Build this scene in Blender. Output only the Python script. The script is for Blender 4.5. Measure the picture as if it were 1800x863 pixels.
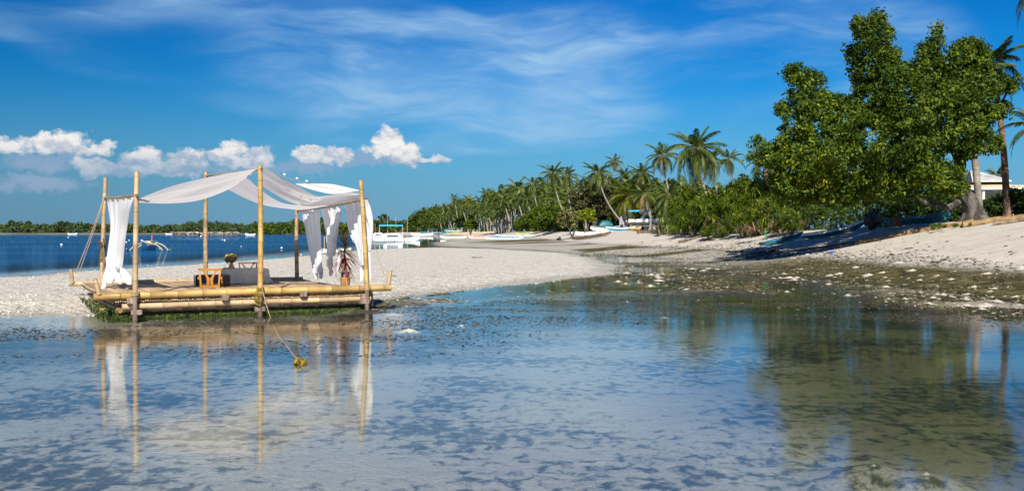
import bpy, bmesh, math, random
import numpy as np
from mathutils import Vector, Matrix, Quaternion

for o in list(bpy.data.objects):
    bpy.data.objects.remove(o)
S = bpy.context.scene
C = S.collection
R = math.radians

# ------------------------------------------------------------------ camera
F = 1750.0          # focal length in pixels of the 1800 px wide photograph
EYE = 1.65          # eye height above the water
HOR = 408.0         # photo row of the horizon
cam = bpy.data.cameras.new('camera')
cam.sensor_width = 36.0
cam.lens = 36.0 * F / 1800.0
cam.shift_y = -(431.5 - HOR) / 1800.0
cam.clip_start = 0.1
cam.clip_end = 20000
cam_o = bpy.data.objects.new('camera', cam)
cam_o.location = (0, 0, EYE)
cam_o.rotation_euler = (R(90), 0, 0)
C.objects.link(cam_o)
S.camera = cam_o

# ------------------------------------------------------------------ light
SUN_EL = R(38)
SUN_AZ = R(180 - 1.8)      # clockwise from +Y : straight behind the photographer
S.view_settings.view_transform = 'Standard'
S.view_settings.look = 'None'
S.view_settings.gamma = 1.0
S.view_settings.use_curve_mapping = False
S.view_settings.exposure = 1.05
sun = bpy.data.lights.new('sun', 'SUN')
sun.energy = 4.3
sun.angle = R(0.5)
sun.color = (1.0, 0.945, 0.85)
sun_o = bpy.data.objects.new('sun', sun)
to_sun = Vector((math.sin(SUN_AZ) * math.cos(SUN_EL), math.cos(SUN_AZ) * math.cos(SUN_EL), math.sin(SUN_EL)))
sun_o.rotation_euler = (-to_sun).to_track_quat('-Z', 'Y').to_euler()
sun_o.location = (0, -20, 30)
C.objects.link(sun_o)


# ------------------------------------------------------------------ node helper
class NT:
    def __init__(s, tree):
        s.t = tree
        s.n = tree.nodes
        s.l = tree.links

    def put(s, sock, v):
        if hasattr(v, 'is_output'):
            s.l.new(v, sock)
        else:
            if sock.type in ('RGBA',) and not hasattr(v, '__len__'):
                v = (v, v, v, 1)
            if sock.type == 'RGBA' and len(v) == 3:
                v = (*v, 1)
            sock.default_value = v

    def node(s, typ, ins=None, **props):
        n = s.n.new(typ)
        for k, v in props.items():
            setattr(n, k, v)
        for k, v in (ins or {}).items():
            s.put(n.inputs[k], v)
        return n

    def math(s, op, a, b=0.0, c=0.0, clamp=False):
        n = s.n.new('ShaderNodeMath')
        n.operation = op
        n.use_clamp = clamp
        s.put(n.inputs[0], a)
        s.put(n.inputs[1], b)
        if op in ('MULTIPLY_ADD', 'SMOOTH_MIN', 'SMOOTH_MAX'):
            s.put(n.inputs[2], c)
        return n.outputs[0]

    def sstep(s, x, a, b, o0=0.0, o1=1.0):
        n = s.n.new('ShaderNodeMapRange')
        n.interpolation_type = 'SMOOTHSTEP'
        s.put(n.inputs[0], x)
        s.put(n.inputs[1], a)
        s.put(n.inputs[2], b)
        s.put(n.inputs[3], o0)
        s.put(n.inputs[4], o1)
        return n.outputs[0]

    def mix(s, f, a, b, blend='MIX'):
        n = s.n.new('ShaderNodeMix')
        n.data_type = 'RGBA'
        n.blend_type = blend
        s.put(n.inputs[0], f)
        s.put(n.inputs[6], a)
        s.put(n.inputs[7], b)
        return n.outputs[2]

    def noise(s, vec, scale, detail=4, rough=0.55, dist=0.0, dim='3D'):
        n = s.n.new('ShaderNodeTexNoise')
        n.noise_dimensions = dim
        s.put(n.inputs['Vector'], vec)
        s.put(n.inputs['Scale'], scale)
        s.put(n.inputs['Detail'], detail)
        s.put(n.inputs['Roughness'], rough)
        s.put(n.inputs['Distortion'], dist)
        return n.outputs['Fac']

    def mapping(s, vec, loc=(0, 0, 0), rot=(0, 0, 0), scale=(1, 1, 1)):
        n = s.n.new('ShaderNodeMapping')
        s.put(n.inputs[0], vec)
        n.inputs[1].default_value = loc
        n.inputs[2].default_value = rot
        n.inputs[3].default_value = scale
        return n.outputs[0]

    def attr(s, name, out='Fac'):
        n = s.n.new('ShaderNodeAttribute')
        n.attribute_name = name
        return n.outputs[out]

    def ramp(s, f, stops):
        n = s.n.new('ShaderNodeValToRGB')
        s.put(n.inputs[0], f)
        el = n.color_ramp.elements
        while len(el) < len(stops):
            el.new(0.5)
        for e, (p, c) in zip(el, stops):
            e.position = p
            e.color = (*c, 1)
        return n.outputs[0]


# ------------------------------------------------------------------ sky
W = bpy.data.worlds.new('World')
S.world = W
W.use_nodes = True
W.node_tree.nodes.clear()
w = NT(W.node_tree)
sky = w.node('ShaderNodeTexSky', sky_type='NISHITA')
sky.sun_disc = False
sky.sun_elevation = SUN_EL
sky.sun_rotation = SUN_AZ
sky.altitude = 0
sky.air_density = 1.0
sky.dust_density = 0.3
sky.ozone_density = 3.0
SKY_STR = 0.07
gen = w.node('ShaderNodeTexCoord').outputs['Generated']
sep = w.node('ShaderNodeSeparateXYZ', {0: gen})
dx, dy, dz = sep.outputs
az = w.math('ARCTAN2', dx, dy)
el = w.math('ARCSINE', dz)
hs = w.node('ShaderNodeHueSaturation', {'Hue': 0.497, 'Saturation': 1.55, 'Value': 0.98, 'Color': sky.outputs[0]})
base_sky = w.mix(1.0, hs.outputs[0], (0.075, 0.44, 0.66), 'MULTIPLY')
KS = 1.0 / (SKY_STR * 2 ** S.view_settings.exposure)
cc = lambda r, g, b: (r * KS, g * KS, b * KS)      # colour as it should leave the sky
polar = w.sstep(az, -0.62, 0.16, 0.70, 1.0)       # polarised sky: deeper towards the left
# air near the horizon is a greyer steel blue than the clean tropical blue above
hz = w.sstep(el, 0.16, 0.0)
base_sky = w.mix(w.math('MULTIPLY', hz, 0.85), base_sky, cc(0.195, 0.375, 0.60))
base_sky = w.mix(1.0, base_sky, polar, 'MULTIPLY')
sky_v = w.node('ShaderNodeCombineXYZ', {0: az, 1: el, 2: 0.0}).outputs[0]
# cirrus: thin combed streaks
cv = w.mapping(sky_v, loc=(0.3, 0.1, 0), rot=(0, 0, R(17)), scale=(2.2, 11.0, 1))
warp = w.noise(w.mapping(sky_v, scale=(3, 5, 1)), 1.6, 3, 0.5)
cvw = w.node('ShaderNodeVectorMath', {0: cv, 1: w.node('ShaderNodeCombineXYZ', {0: 0.0, 1: w.math('MULTIPLY', warp, 0.9), 2: 0.0}).outputs[0]}, operation='ADD').outputs[0]
ci = w.noise(cvw, 1.5, 9, 0.60, 0.10)
big = w.noise(w.mapping(sky_v, loc=(1.75, 0.42, 0), rot=(0, 0, R(10)), scale=(2.2, 5.5, 1)), 1.35, 2, 0.5)
ci = w.math('MULTIPLY', w.sstep(ci, 0.40, 0.70), w.sstep(big, 0.30, 0.58))
veil = w.sstep(big, 0.40, 0.75)
elm = w.sstep(el, 0.035, 0.10)


def lobe(px, py, rx, ry):
    a0 = math.atan((px - 900) / F)
    e0 = math.atan((HOR - py) / F * math.cos(a0))
    u = w.math('MULTIPLY', w.math('SUBTRACT', azw, a0), F / rx)
    v = w.math('MULTIPLY', w.math('SUBTRACT', elw, e0), F / ry)
    return w.math('SUBTRACT', 1.0, w.math('ADD', w.math('MULTIPLY', u, u), w.math('MULTIPLY', v, v)))


def hand_mask(lst):
    cur = None
    for q in lst:
        l = lobe(*q)
        cur = l if cur is None else w.math('MAXIMUM', cur, l)
    return cur


azw, elw = az, el
zone = hand_mask([(620, 40, 480, 110), (900, 130, 420, 110), (1280, 120, 380, 170), (1040, 195, 300, 60), (820, 235, 330, 40), (330, 90, 260, 60), (90, 45, 170, 34), (700, 165, 360, 60)])
zone = w.sstep(zone, -0.25, 0.55)
ci = w.math('MULTIPLY', w.math('MULTIPLY_ADD', ci, 0.95, w.math('MULTIPLY', veil, 0.42)), zone)
ci = w.math('MULTIPLY', w.math('MULTIPLY', ci, elm), w.sstep(dy, 0.1, 0.4))
far_ci = w.math('MULTIPLY', w.math('MULTIPLY', w.sstep(w.noise(cvw, 1.2, 6, 0.6), 0.5, 0.8), 0.30), w.sstep(dy, 0.75, 0.4))
ci = w.math('MAXIMUM', ci, w.math('MULTIPLY', far_ci, w.sstep(el, 0.1, 0.3)))
base_sky = w.mix(w.math('MULTIPLY', ci, 0.88, clamp=True), base_sky, cc(0.37, 0.60, 0.84))
# cumulus heaps low over the sea; their edges are broken by two noises
wn1 = w.noise(w.mapping(sky_v, scale=(1, 1.15, 1)), 55, 5, 0.62)
wn2 = w.noise(w.mapping(sky_v, loc=(3.1, 7.7, 0), scale=(1, 1.15, 1)), 55, 5, 0.62)
azw = w.math('MULTIPLY_ADD', w.math('SUBTRACT', wn1, 0.5), 0.040, az)
elw = w.math('MULTIPLY_ADD', w.math('SUBTRACT', wn2, 0.5), 0.026, el)
CUM = [(20, 254, 30, 13), (75, 252, 34, 15), (125, 250, 30, 21), (172, 259, 28, 11),
       (165, 292, 36, 13), (240, 280, 26, 17), (258, 272, 24, 15), (328, 282, 34, 24), (290, 293, 58, 14),
       (412, 262, 24, 16), (398, 276, 24, 15), (452, 272, 26, 17), (428, 287, 44, 10),
       (543, 268, 28, 13), (592, 270, 30, 13), (565, 277, 44, 9),
       (682, 245, 27, 21), (672, 264, 30, 13), (708, 262, 28, 16), (768, 278, 22, 9), (728, 277, 40, 8),
       (2120, 250, 60, 26), (2230, 262, 80, 20), (-260, 262, 90, 24), (-420, 270, 70, 20), (2600, 265, 120, 24)]
cum = hand_mask([(a, b + 2, c * 1.08, d * 1.08) for a, b, c, d in CUM])
wisp = hand_mask([(95, 285, 90, 20), (60, 322, 90, 16), (240, 300, 120, 14), (430, 296, 80, 14), (540, 295, 60, 16), (15, 327, 24, 14), (690, 282, 100, 10), (600, 285, 60, 8)])
cfb = w.noise(w.mapping(sky_v, scale=(1, 1.3, 1)), 42, 10, 0.62)
cden = w.sstep(w.math('MULTIPLY_ADD', w.math('SUBTRACT', cfb, 0.5), 2.9, cum), -0.28, 0.75)
cden = w.math('MULTIPLY', cden, w.sstep(el, 0.052, 0.080, 0.40, 1.0))
wden = w.math('MULTIPLY', w.sstep(w.math('MULTIPLY_ADD', w.math('SUBTRACT', cfb, 0.5), 2.4, wisp), -0.2, 1.1), 0.80)
# sunlit heads against greyer undersides: compare the noise with itself a little higher up
cfb_up = w.noise(w.mapping(sky_v, loc=(0, 0.0062 * 1.3, 0), scale=(1, 1.3, 1)), 34, 7, 0.6)
cfb_0 = w.noise(w.mapping(sky_v, scale=(1, 1.3, 1)), 34, 7, 0.6)
relief = w.sstep(w.math('SUBTRACT', cfb_0, cfb_up), -0.13, 0.09)
cum_up = w.math('MULTIPLY', w.sstep(el, 0.057, 0.092), 1.0)
bright = w.math('MULTIPLY_ADD', relief, 0.60, w.math('MULTIPLY', cum_up, 0.45), clamp=True)
ccol = w.mix(bright, cc(.34, .42, .56), cc(.95, .92, .88))
base_sky = w.mix(wden, base_sky, cc(.30, .41, .58))
base_sky = w.mix(w.math('MULTIPLY', cden, 0.97), base_sky, ccol)
bg = w.node('ShaderNodeBackground', {'Color': base_sky, 'Strength': SKY_STR})
out = w.node('ShaderNodeOutputWorld')
w.l.new(bg.outputs[0], out.inputs[0])
W.cycles.sampling_method = 'MANUAL'
W.cycles.sample_map_resolution = 512


# ------------------------------------------------------------------ object helpers
def pt(x, y, d):
    """photo pixel + distance -> point"""
    return Vector(((x - 900) * d / F, d, EYE - (y - HOR) * d / F))


def tag(o, label=None, cat=None, group=None, kind=None):
    if label: o['label'] = label
    if cat: o['category'] = cat
    if group: o['group'] = group
    if kind: o['kind'] = kind
    return o


def thing(name, label, cat, loc=(0, 0, 0), rotz=0.0, group=None, scale=1.0):
    o = bpy.data.objects.new(name, None)
    o.empty_display_size = 0.3
    C.objects.link(o)
    o.location = loc
    o.rotation_euler = (0, 0, rotz)
    o.scale = (scale,) * 3
    return tag(o, label, cat, group)


def copy_tree(o, parent=None):
    c = o.copy()
    C.objects.link(c)
    if parent:
        c.parent = parent
    for ch in list(o.children):
        copy_tree(ch, c)
    return c


def mesh_np(name, V, Fc, mat, tone=None, smooth=False, extra=None):
    """V (n,3), Fc (m,k) -> mesh"""
    V = np.asarray(V, dtype=np.float32)
    Fc = np.asarray(Fc, dtype=np.int32)
    me = bpy.data.meshes.new(name)
    m, k = Fc.shape
    me.vertices.add(len(V))
    me.vertices.foreach_set('co', V.ravel())
    me.loops.add(m * k)
    me.loops.foreach_set('vertex_index', Fc.ravel())
    me.polygons.add(m)
    me.polygons.foreach_set('loop_start', np.arange(0, m * k, k, dtype=np.int32))
    me.update(calc_edges=True)
    if smooth:
        me.polygons.foreach_set('use_smooth', np.ones(m, dtype=bool))
    if tone is not None:
        a = me.attributes.new('tone', 'FLOAT', 'POINT')
        a.data.foreach_set('value', np.asarray(tone, dtype=np.float32))
    for nm, arr in (extra or {}).items():
        a = me.attributes.new(nm, 'FLOAT', 'POINT')
        a.data.foreach_set('value', np.asarray(arr, dtype=np.float32))
    if mat:
        me.materials.append(mat)
    return me


def obj(name, me, parent=None, loc=None):
    o = bpy.data.objects.new(name, me)
    C.objects.link(o)
    if parent is not None:
        o.parent = parent
    if loc is not None:
        o.location = loc
    return o


class MB:
    """collects tubes, boxes, lathes; one mesh object per build()"""
    def __init__(s):
        s.v = []
        s.f = []
        s.t = []

    def add(s, vs, fs, tone=1.0):
        b = len(s.v)
        s.v += [tuple(q) for q in vs]
        s.f += [tuple(b + i for i in f) for f in fs]
        s.t += list(tone) if hasattr(tone, '__len__') else [tone] * len(vs)
        return s

    def tube(s, path, rad, n=8, tone=1.0, cap=True, flat=1.0):
        path = [Vector(p) for p in path]
        if not hasattr(rad, '__len__'):
            rad = [rad] * len(path)
        vs, fs, ts = [], [], []
        prev = None
        for i, p in enumerate(path):
            a = path[max(i - 1, 0)]
            b = path[min(i + 1, len(path) - 1)]
            d = (b - a).normalized()
            if prev is None:
                x = d.orthogonal().normalized() if abs(d.z) > 0.9 else d.cross(Vector((0, 0, 1))).normalized()
            else:
                x = (prev - d * prev.dot(d)).normalized()
            prev = x
            y = d.cross(x)
            tt = tone[i] if hasattr(tone, '__len__') else tone
            for k in range(n):
                an = 2 * math.pi * k / n
                vs.append(p + (x * math.cos(an) + y * math.sin(an) * flat) * rad[i])
                ts.append(tt)
        for i in range(len(path) - 1):
            for k in range(n):
                k2 = (k + 1) % n
                fs.append((i * n + k, i * n + k2, (i + 1) * n + k2, (i + 1) * n + k))
        if cap:
            fs.append(tuple(range(n - 1, -1, -1)))
            fs.append(tuple((len(path) - 1) * n + k for k in range(n)))
        return s.add(vs, fs, ts)

    def box(s, c, size, rot=None, tone=1.0, bev=0.0):
        c = Vector(c)
        hx, hy, hz = [q / 2 for q in size]
        b = bev
        vs = []
        for z, i in ((-hz, b), (-hz + b, 0), (hz - b, 0), (hz, b)) if b else ((-hz, 0), (hz, 0)):
            if b:
                ring = [(-hx + i + b, -hy + i), (hx - i - b, -hy + i), (hx - i, -hy + i + b), (hx - i, hy - i - b),
                        (hx - i - b, hy - i), (-hx + i + b, hy - i), (-hx + i, hy - i - b), (-hx + i, -hy + i + b)]
            else:
                ring = [(-hx, -hy), (hx, -hy), (hx, hy), (-hx, hy)]
            vs += [Vector((x, y, z)) for x, y in ring]
        n = 8 if b else 4
        L = len(vs) // n
        fs = [tuple(range(n - 1, -1, -1)), tuple((L - 1) * n + k for k in range(n))]
        for i in range(L - 1):
            for k in range(n):
                fs.append((i * n + k, i * n + (k + 1) % n, (i + 1) * n + (k + 1) % n, (i + 1) * n + k))
        if rot is not None:
            vs = [rot @ q for q in vs]
        return s.add([c + q for q in vs], fs, tone)

    def lathe(s, c, prof, n=16, tone=1.0):
        c = Vector(c)
        vs, fs = [], []
        for r, z in prof:
            for k in range(n):
                a = 2 * math.pi * k / n
                vs.append(c + Vector((r * math.cos(a), r * math.sin(a), z)))
        for i in range(len(prof) - 1):
            for k in range(n):
                fs.append((i * n + k, i * n + (k + 1) % n, (i + 1) * n + (k + 1) % n, (i + 1) * n + k))
        fs.append(tuple(range(n - 1, -1, -1)))
        fs.append(tuple((len(prof) - 1) * n + k for k in range(n)))
        return s.add(vs, fs, tone)

    def ball(s, c, r, n=10, tone=1.0, sq=(1, 1, 1)):
        c = Vector(c)
        prof = []
        m = max(4, n // 2 + 1)
        vs, fs = [], []
        for i in range(m + 1):
            th = math.pi * i / m
            rr, zz = max(math.sin(th), 0.02) * r, -math.cos(th) * r
            for k in range(n):
                a = 2 * math.pi * k / n
                vs.append(c + Vector((rr * math.cos(a) * sq[0], rr * math.sin(a) * sq[1], zz * sq[2])))
        for i in range(m):
            for k in range(n):
                fs.append((i * n + k, i * n + (k + 1) % n, (i + 1) * n + (k + 1) % n, (i + 1) * n + k))
        fs.append(tuple(range(n - 1, -1, -1)))
        fs.append(tuple(m * n + k for k in range(n)))
        return s.add(vs, fs, tone)

    def loft(s, rings, tone=1.0, closed=True, cap=True):
        n = len(rings[0])
        vs = [Vector(q) for r in rings for q in r]
        fs = []
        for i in range(len(rings) - 1):
            for k in range(n if closed else n - 1):
                k2 = (k + 1) % n
                fs.append((i * n + k, i * n + k2, (i + 1) * n + k2, (i + 1) * n + k))
        if cap and closed:
            fs.append(tuple(range(n - 1, -1, -1)))
            fs.append(tuple((len(rings) - 1) * n + k for k in range(n)))
        return s.add(vs, fs, tone)

    def mesh(s, name, mat, smooth=True):
        me = bpy.data.meshes.new(name)
        me.from_pydata([tuple(q) for q in s.v], [], s.f)
        a = me.attributes.new('tone', 'FLOAT', 'POINT')
        a.data.foreach_set('value', np.asarray(s.t, dtype=np.float32))
        me.materials.append(mat)
        if smooth:
            me.polygons.foreach_set('use_smooth', np.ones(len(me.polygons), dtype=bool))
            try:
                me.set_sharp_from_angle(angle=R(42))
            except Exception:
                pass
        return me

    def build(s, name, mat, parent=None, smooth=True):
        return obj(name, s.mesh(name, mat, smooth), parent)


# ------------------------------------------------------------------ materials
def mat_new(name):
    m = bpy.data.materials.new(name)
    m.use_nodes = True
    m.node_tree.nodes.clear()
    t = NT(m.node_tree)
    o = t.node('ShaderNodeOutputMaterial')
    return m, t, o


def pmat(name, c1, c2, scale=6.0, rough=0.6, bump=0.0, stretch=(1, 1, 1), lo=0.35, hi=0.65, spec=0.4, metal=0.0, bscale=None):
    """two-colour noise material, multiplied by the 'tone' attribute"""
    m, t, o = mat_new(name)
    co = t.node('ShaderNodeTexCoord').outputs['Object']
    v = t.mapping(co, scale=stretch)
    n = t.noise(v, scale, 6, 0.6)
    col = t.mix(t.sstep(n, lo, hi), c1, c2)
    tn = t.attr('tone')
    col = t.mix(1.0, col, tn, 'MULTIPLY')
    b = t.node('ShaderNodeBsdfPrincipled', {'Base Color': col, 'Roughness': rough, 'Specular IOR Level': spec, 'Metallic': metal})
    if bump:
        bn = t.noise(v, bscale or scale * 3, 5, 0.65)
        bp = t.node('ShaderNodeBump', {'Height': bn, 'Strength': 1.0, 'Distance': bump})
        t.l.new(bp.outputs[0], b.inputs['Normal'])
    t.l.new(b.outputs[0], o.inputs[0])
    return m


def leafmat(name, stops, trans=0.30, rough=0.5, spec=0.22):
    m, t, o = mat_new(name)
    col = t.ramp(t.attr('tone'), stops)
    b = t.node('ShaderNodeBsdfPrincipled', {'Base Color': col, 'Roughness': rough, 'Specular IOR Level': spec})
    tr = t.node('ShaderNodeBsdfTranslucent', {'Color': t.mix(1.0, col, (1.2, 1.25, 0.5), 'MULTIPLY')})
    mx = t.node('ShaderNodeMixShader', {0: trans})
    t.l.new(b.outputs[0], mx.inputs[1])
    t.l.new(tr.outputs[0], mx.inputs[2])
    t.l.new(mx.outputs[0], o.inputs[0])
    return m


M = {}
M['bamboo'] = pmat('bamboo', (0.26, 0.155, 0.045), (0.44, 0.29, 0.095), 2.2, 0.42, 0.002, (1, 1, 1))
M['bamboo_pale'] = pmat('bamboo_pale', (0.29, 0.195, 0.105), (0.44, 0.315, 0.18), 2.2, 0.45, 0.0015)
M['bamboo_old'] = pmat('bamboo_old', (0.20, 0.13, 0.07), (0.36, 0.25, 0.13), 7, 0.6, 0.002)
M['old_wood'] = pmat('old_wood', (0.085, 0.058, 0.042), (0.20, 0.145, 0.11), 9, 0.75, 0.004, (1, 1, .3))
M['slats'] = pmat('slats', (0.30, 0.20, 0.11), (0.50, 0.36, 0.21), 3.5, 0.6, 0.002)
M['moss'] = pmat('moss', (0.012, 0.020, 0.003), (0.050, 0.075, 0.006), 9, 0.9, 0.012)
M['rope'] = pmat('rope', (0.26, 0.18, 0.10), (0.36, 0.26, 0.15), 30, 0.9)
M['rope_yellow'] = pmat('rope_yellow', (0.13, 0.085, 0.008), (0.25, 0.17, 0.02), 20, 0.8)
M['chairwood'] = pmat('chair_wood', (0.26, 0.10, 0.012), (0.36, 0.15, 0.02), 6, 0.35, 0, (1, 1, .2))
M['darkwood'] = pmat('dark_wood', (0.10, 0.055, 0.03), (0.16, 0.09, 0.05), 6, 0.45)
M['leather'] = pmat('leather', (0.030, 0.022, 0.018), (0.055, 0.04, 0.03), 10, 0.5)
M['linen'] = pmat('linen', (0.47, 0.43, 0.36), (0.55, 0.50, 0.43), 14, 0.9)
M['terracotta'] = pmat('terracotta', (0.30, 0.15, 0.035), (0.46, 0.27, 0.09), 9, 0.8, 0.003)
M['blackplastic'] = pmat('black_plastic', (0.025, 0.023, 0.022), (0.04, 0.037, 0.035), 10, 0.45)
M['soil'] = pmat('soil', (0.05, 0.03, 0.02), (0.09, 0.06, 0.04), 20, 0.95, 0.01)
M['white'] = pmat('white_paint', (0.72, 0.71, 0.68), (0.82, 0.81, 0.79), 3, 0.35)
M['blue'] = pmat('blue_paint', (0.012, 0.16, 0.32), (0.02, 0.22, 0.40), 3, 0.4)
M['teal'] = pmat('teal_paint', (0.006, 0.065, 0.080), (0.018, 0.13, 0.15), 3, 0.45)  # darkened to stand in for the huge tree's shade on the boats
M['skyblue'] = pmat('skyblue_canvas', (0.02, 0.36, 0.60), (0.03, 0.42, 0.68), 2, 0.7)
M['green'] = pmat('green_paint', (0.02, 0.20, 0.08), (0.03, 0.26, 0.10), 3, 0.45)
M['orange'] = pmat('orange_paint', (0.60, 0.24, 0.02), (0.70, 0.32, 0.03), 3, 0.45)
M['red'] = pmat('red_paint', (0.55, 0.08, 0.04), (0.65, 0.12, 0.06), 3, 0.5)
M['yellow'] = pmat('yellow_paint', (0.46, 0.37, 0.15), (0.55, 0.46, 0.24), 3, 0.5)
M['black'] = pmat('black_rubber', (0.02, 0.02, 0.022), (0.035, 0.035, 0.037), 3, 0.4)
M['metal'] = pmat('metal', (0.5, 0.5, 0.5), (0.6, 0.6, 0.6), 3, 0.35, metal=0.9)
M['roof'] = pmat('roof_sheet', (0.40, 0.40, 0.385), (0.52, 0.51, 0.49), 1.2, 0.6, 0.01)
M['roofcream'] = pmat('roof_cream', (0.45, 0.36, 0.20), (0.52, 0.43, 0.27), 1.2, 0.6)
M['wallwhite'] = pmat('wall_white', (0.60, 0.60, 0.58), (0.70, 0.69, 0.66), 2, 0.8)
M['glassdark'] = pmat('dark_glass', (0.02, 0.03, 0.04), (0.03, 0.04, 0.05), 2, 0.08)
M['bark'] = pmat('bark', (0.026, 0.022, 0.019), (0.115, 0.10, 0.085), 3.2, 0.9, 0.05, (1.2, 1.2, .45), .42, .62)
M['palmbark'] = pmat('palm_bark', (0.17, 0.145, 0.12), (0.30, 0.26, 0.215), 2.0, 0.9, 0.02, (1, 1, 3))
M['palmbark_red'] = pmat('palm_bark_red', (0.12, 0.065, 0.045), (0.21, 0.12, 0.085), 2.0, 0.9, 0.02, (1, 1, 3))
M['drift'] = pmat('driftwood', (0.07, 0.05, 0.035), (0.20, 0.15, 0.10), 4, 0.9, 0.02)
M['pole'] = pmat('beach_pole', (0.15, 0.085, 0.035), (0.26, 0.165, 0.07), 3, 0.7, 0.008)
M['skin'] = pmat('skin', (0.22, 0.11, 0.065), (0.27, 0.14, 0.085), 4, 0.5)
M['cloth_dark'] = pmat('cloth_dark', (0.03, 0.03, 0.04), (0.06, 0.05, 0.06), 6, 0.9)
M['cloth_red'] = pmat('cloth_red', (0.30, 0.05, 0.04), (0.38, 0.08, 0.06), 6, 0.9)
M['rock'] = pmat('rock', (0.10, 0.085, 0.07), (0.42, 0.37, 0.30), 0.28, 0.9, 0.4, (1, 1, 2.4), .4, .62)
M['fruit_green'] = pmat('fruit_green', (0.12, 0.20, 0.02), (0.30, 0.30, 0.03), 12, 0.4)
M['fruit_orange'] = pmat('fruit_orange', (0.55, 0.22, 0.03), (0.65, 0.34, 0.05), 12, 0.4)
M['mound'] = pmat('mound_sand', (0.36, 0.32, 0.245), (0.50, 0.455, 0.375), 2.5, 0.95, 0.02)
M['bluescrap'] = pmat('blue_scrap', (0.01, 0.07, 0.35), (0.02, 0.10, 0.45), 6, 0.5)

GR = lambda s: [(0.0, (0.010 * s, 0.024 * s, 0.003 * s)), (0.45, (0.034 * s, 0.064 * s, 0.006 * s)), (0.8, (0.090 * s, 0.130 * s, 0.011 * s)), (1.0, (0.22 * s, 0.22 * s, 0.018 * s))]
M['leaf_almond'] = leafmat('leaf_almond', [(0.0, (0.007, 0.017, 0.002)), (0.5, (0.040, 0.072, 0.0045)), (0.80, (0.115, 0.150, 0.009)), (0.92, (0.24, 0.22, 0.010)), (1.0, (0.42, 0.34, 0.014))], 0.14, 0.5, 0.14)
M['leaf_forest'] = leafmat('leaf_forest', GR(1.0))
M['leaf_bright'] = leafmat('leaf_bright', [(0.0, (0.030, 0.058, 0.004)), (0.5, (0.070, 0.120, 0.007)), (1.0, (0.17, 0.21, 0.012))])
M['leaf_yellow'] = leafmat('leaf_yellow', [(0.0, (0.07, 0.10, 0.006)), (0.5, (0.16, 0.20, 0.010)), (1.0, (0.32, 0.32, 0.02))])
M['leaf_brown'] = leafmat('leaf_brown', [(0.0, (0.020, 0.024, 0.010)), (0.5, (0.055, 0.060, 0.022)), (0.85, (0.13, 0.12, 0.06)), (1.0, (0.26, 0.22, 0.14))], 0.15, 0.35)
M['leaf_pale'] = leafmat('leaf_pale', [(0.0, (0.07, 0.075, 0.02)), (0.5, (0.16, 0.15, 0.05)), (1.0, (0.34, 0.30, 0.14))])
M['leaf_pandan'] = leafmat('leaf_pandan', [(0.0, (0.022, 0.042, 0.003)), (0.5, (0.062, 0.100, 0.006)), (0.85, (0.14, 0.165, 0.010)), (1.0, (0.25, 0.235, 0.015))], 0.25, 0.35)
M['leaf_palm'] = leafmat('leaf_palm', [(0.0, (0.016, 0.038, 0.005)), (0.5, (0.050, 0.086, 0.012)), (0.85, (0.125, 0.155, 0.026)), (1.0, (0.32, 0.25, 0.08))], 0.25, 0.42, 0.3)
M['leaf_palm_yellow'] = leafmat('leaf_palm_yellow', [(0.0, (0.04, 0.065, 0.006)), (0.5, (0.10, 0.125, 0.012)), (1.0, (0.28, 0.24, 0.03))], 0.3, 0.4)
M['leaf_dead'] = leafmat('leaf_dead', [(0.0, (0.11, 0.06, 0.03)), (0.5, (0.24, 0.15, 0.08)), (1.0, (0.42, 0.30, 0.18))], 0.1, 0.7)
M['leaf_mangrove'] = leafmat('leaf_mangrove', [(0.0, (0.018, 0.040, 0.014)), (0.5, (0.040, 0.072, 0.020)), (1.0, (0.10, 0.115, 0.035))], 0.15, 0.6)
M['leaf_cordyline'] = leafmat('leaf_cordyline', [(0.0, (0.10, 0.022, 0.022)), (0.5, (0.21, 0.075, 0.055)), (0.8, (0.27, 0.16, 0.08)), (1.0, (0.28, 0.26, 0.05))], 0.2, 0.4)

# sheer white cotton
m, t, o = mat_new('white_cotton')
wv = t.noise(t.node('ShaderNodeTexCoord').outputs['Object'], 5, 6, 0.6)
ccl = t.mix(wv, (0.76, 0.755, 0.75), (0.86, 0.855, 0.85))
b1 = t.node('ShaderNodeBsdfDiffuse', {'Color': ccl})
b2 = t.node('ShaderNodeBsdfTranslucent', {'Color': (0.84, 0.83, 0.85, 1)})
mx = t.node('ShaderNodeMixShader', {0: 0.44})
t.l.new(b1.outputs[0], mx.inputs[1]); t.l.new(b2.outputs[0], mx.inputs[2]); t.l.new(mx.outputs[0], o.inputs[0])
M['cotton'] = m
m, t, o = mat_new('clear_glass')
b1 = t.node('ShaderNodeBsdfPrincipled', {'Base Color': (0.95, 0.97, 0.97, 1), 'Roughness': 0.02, 'Transmission Weight': 1.0, 'IOR': 1.45})
t.l.new(b1.outputs[0], o.inputs[0])
M['glass'] = m


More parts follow.
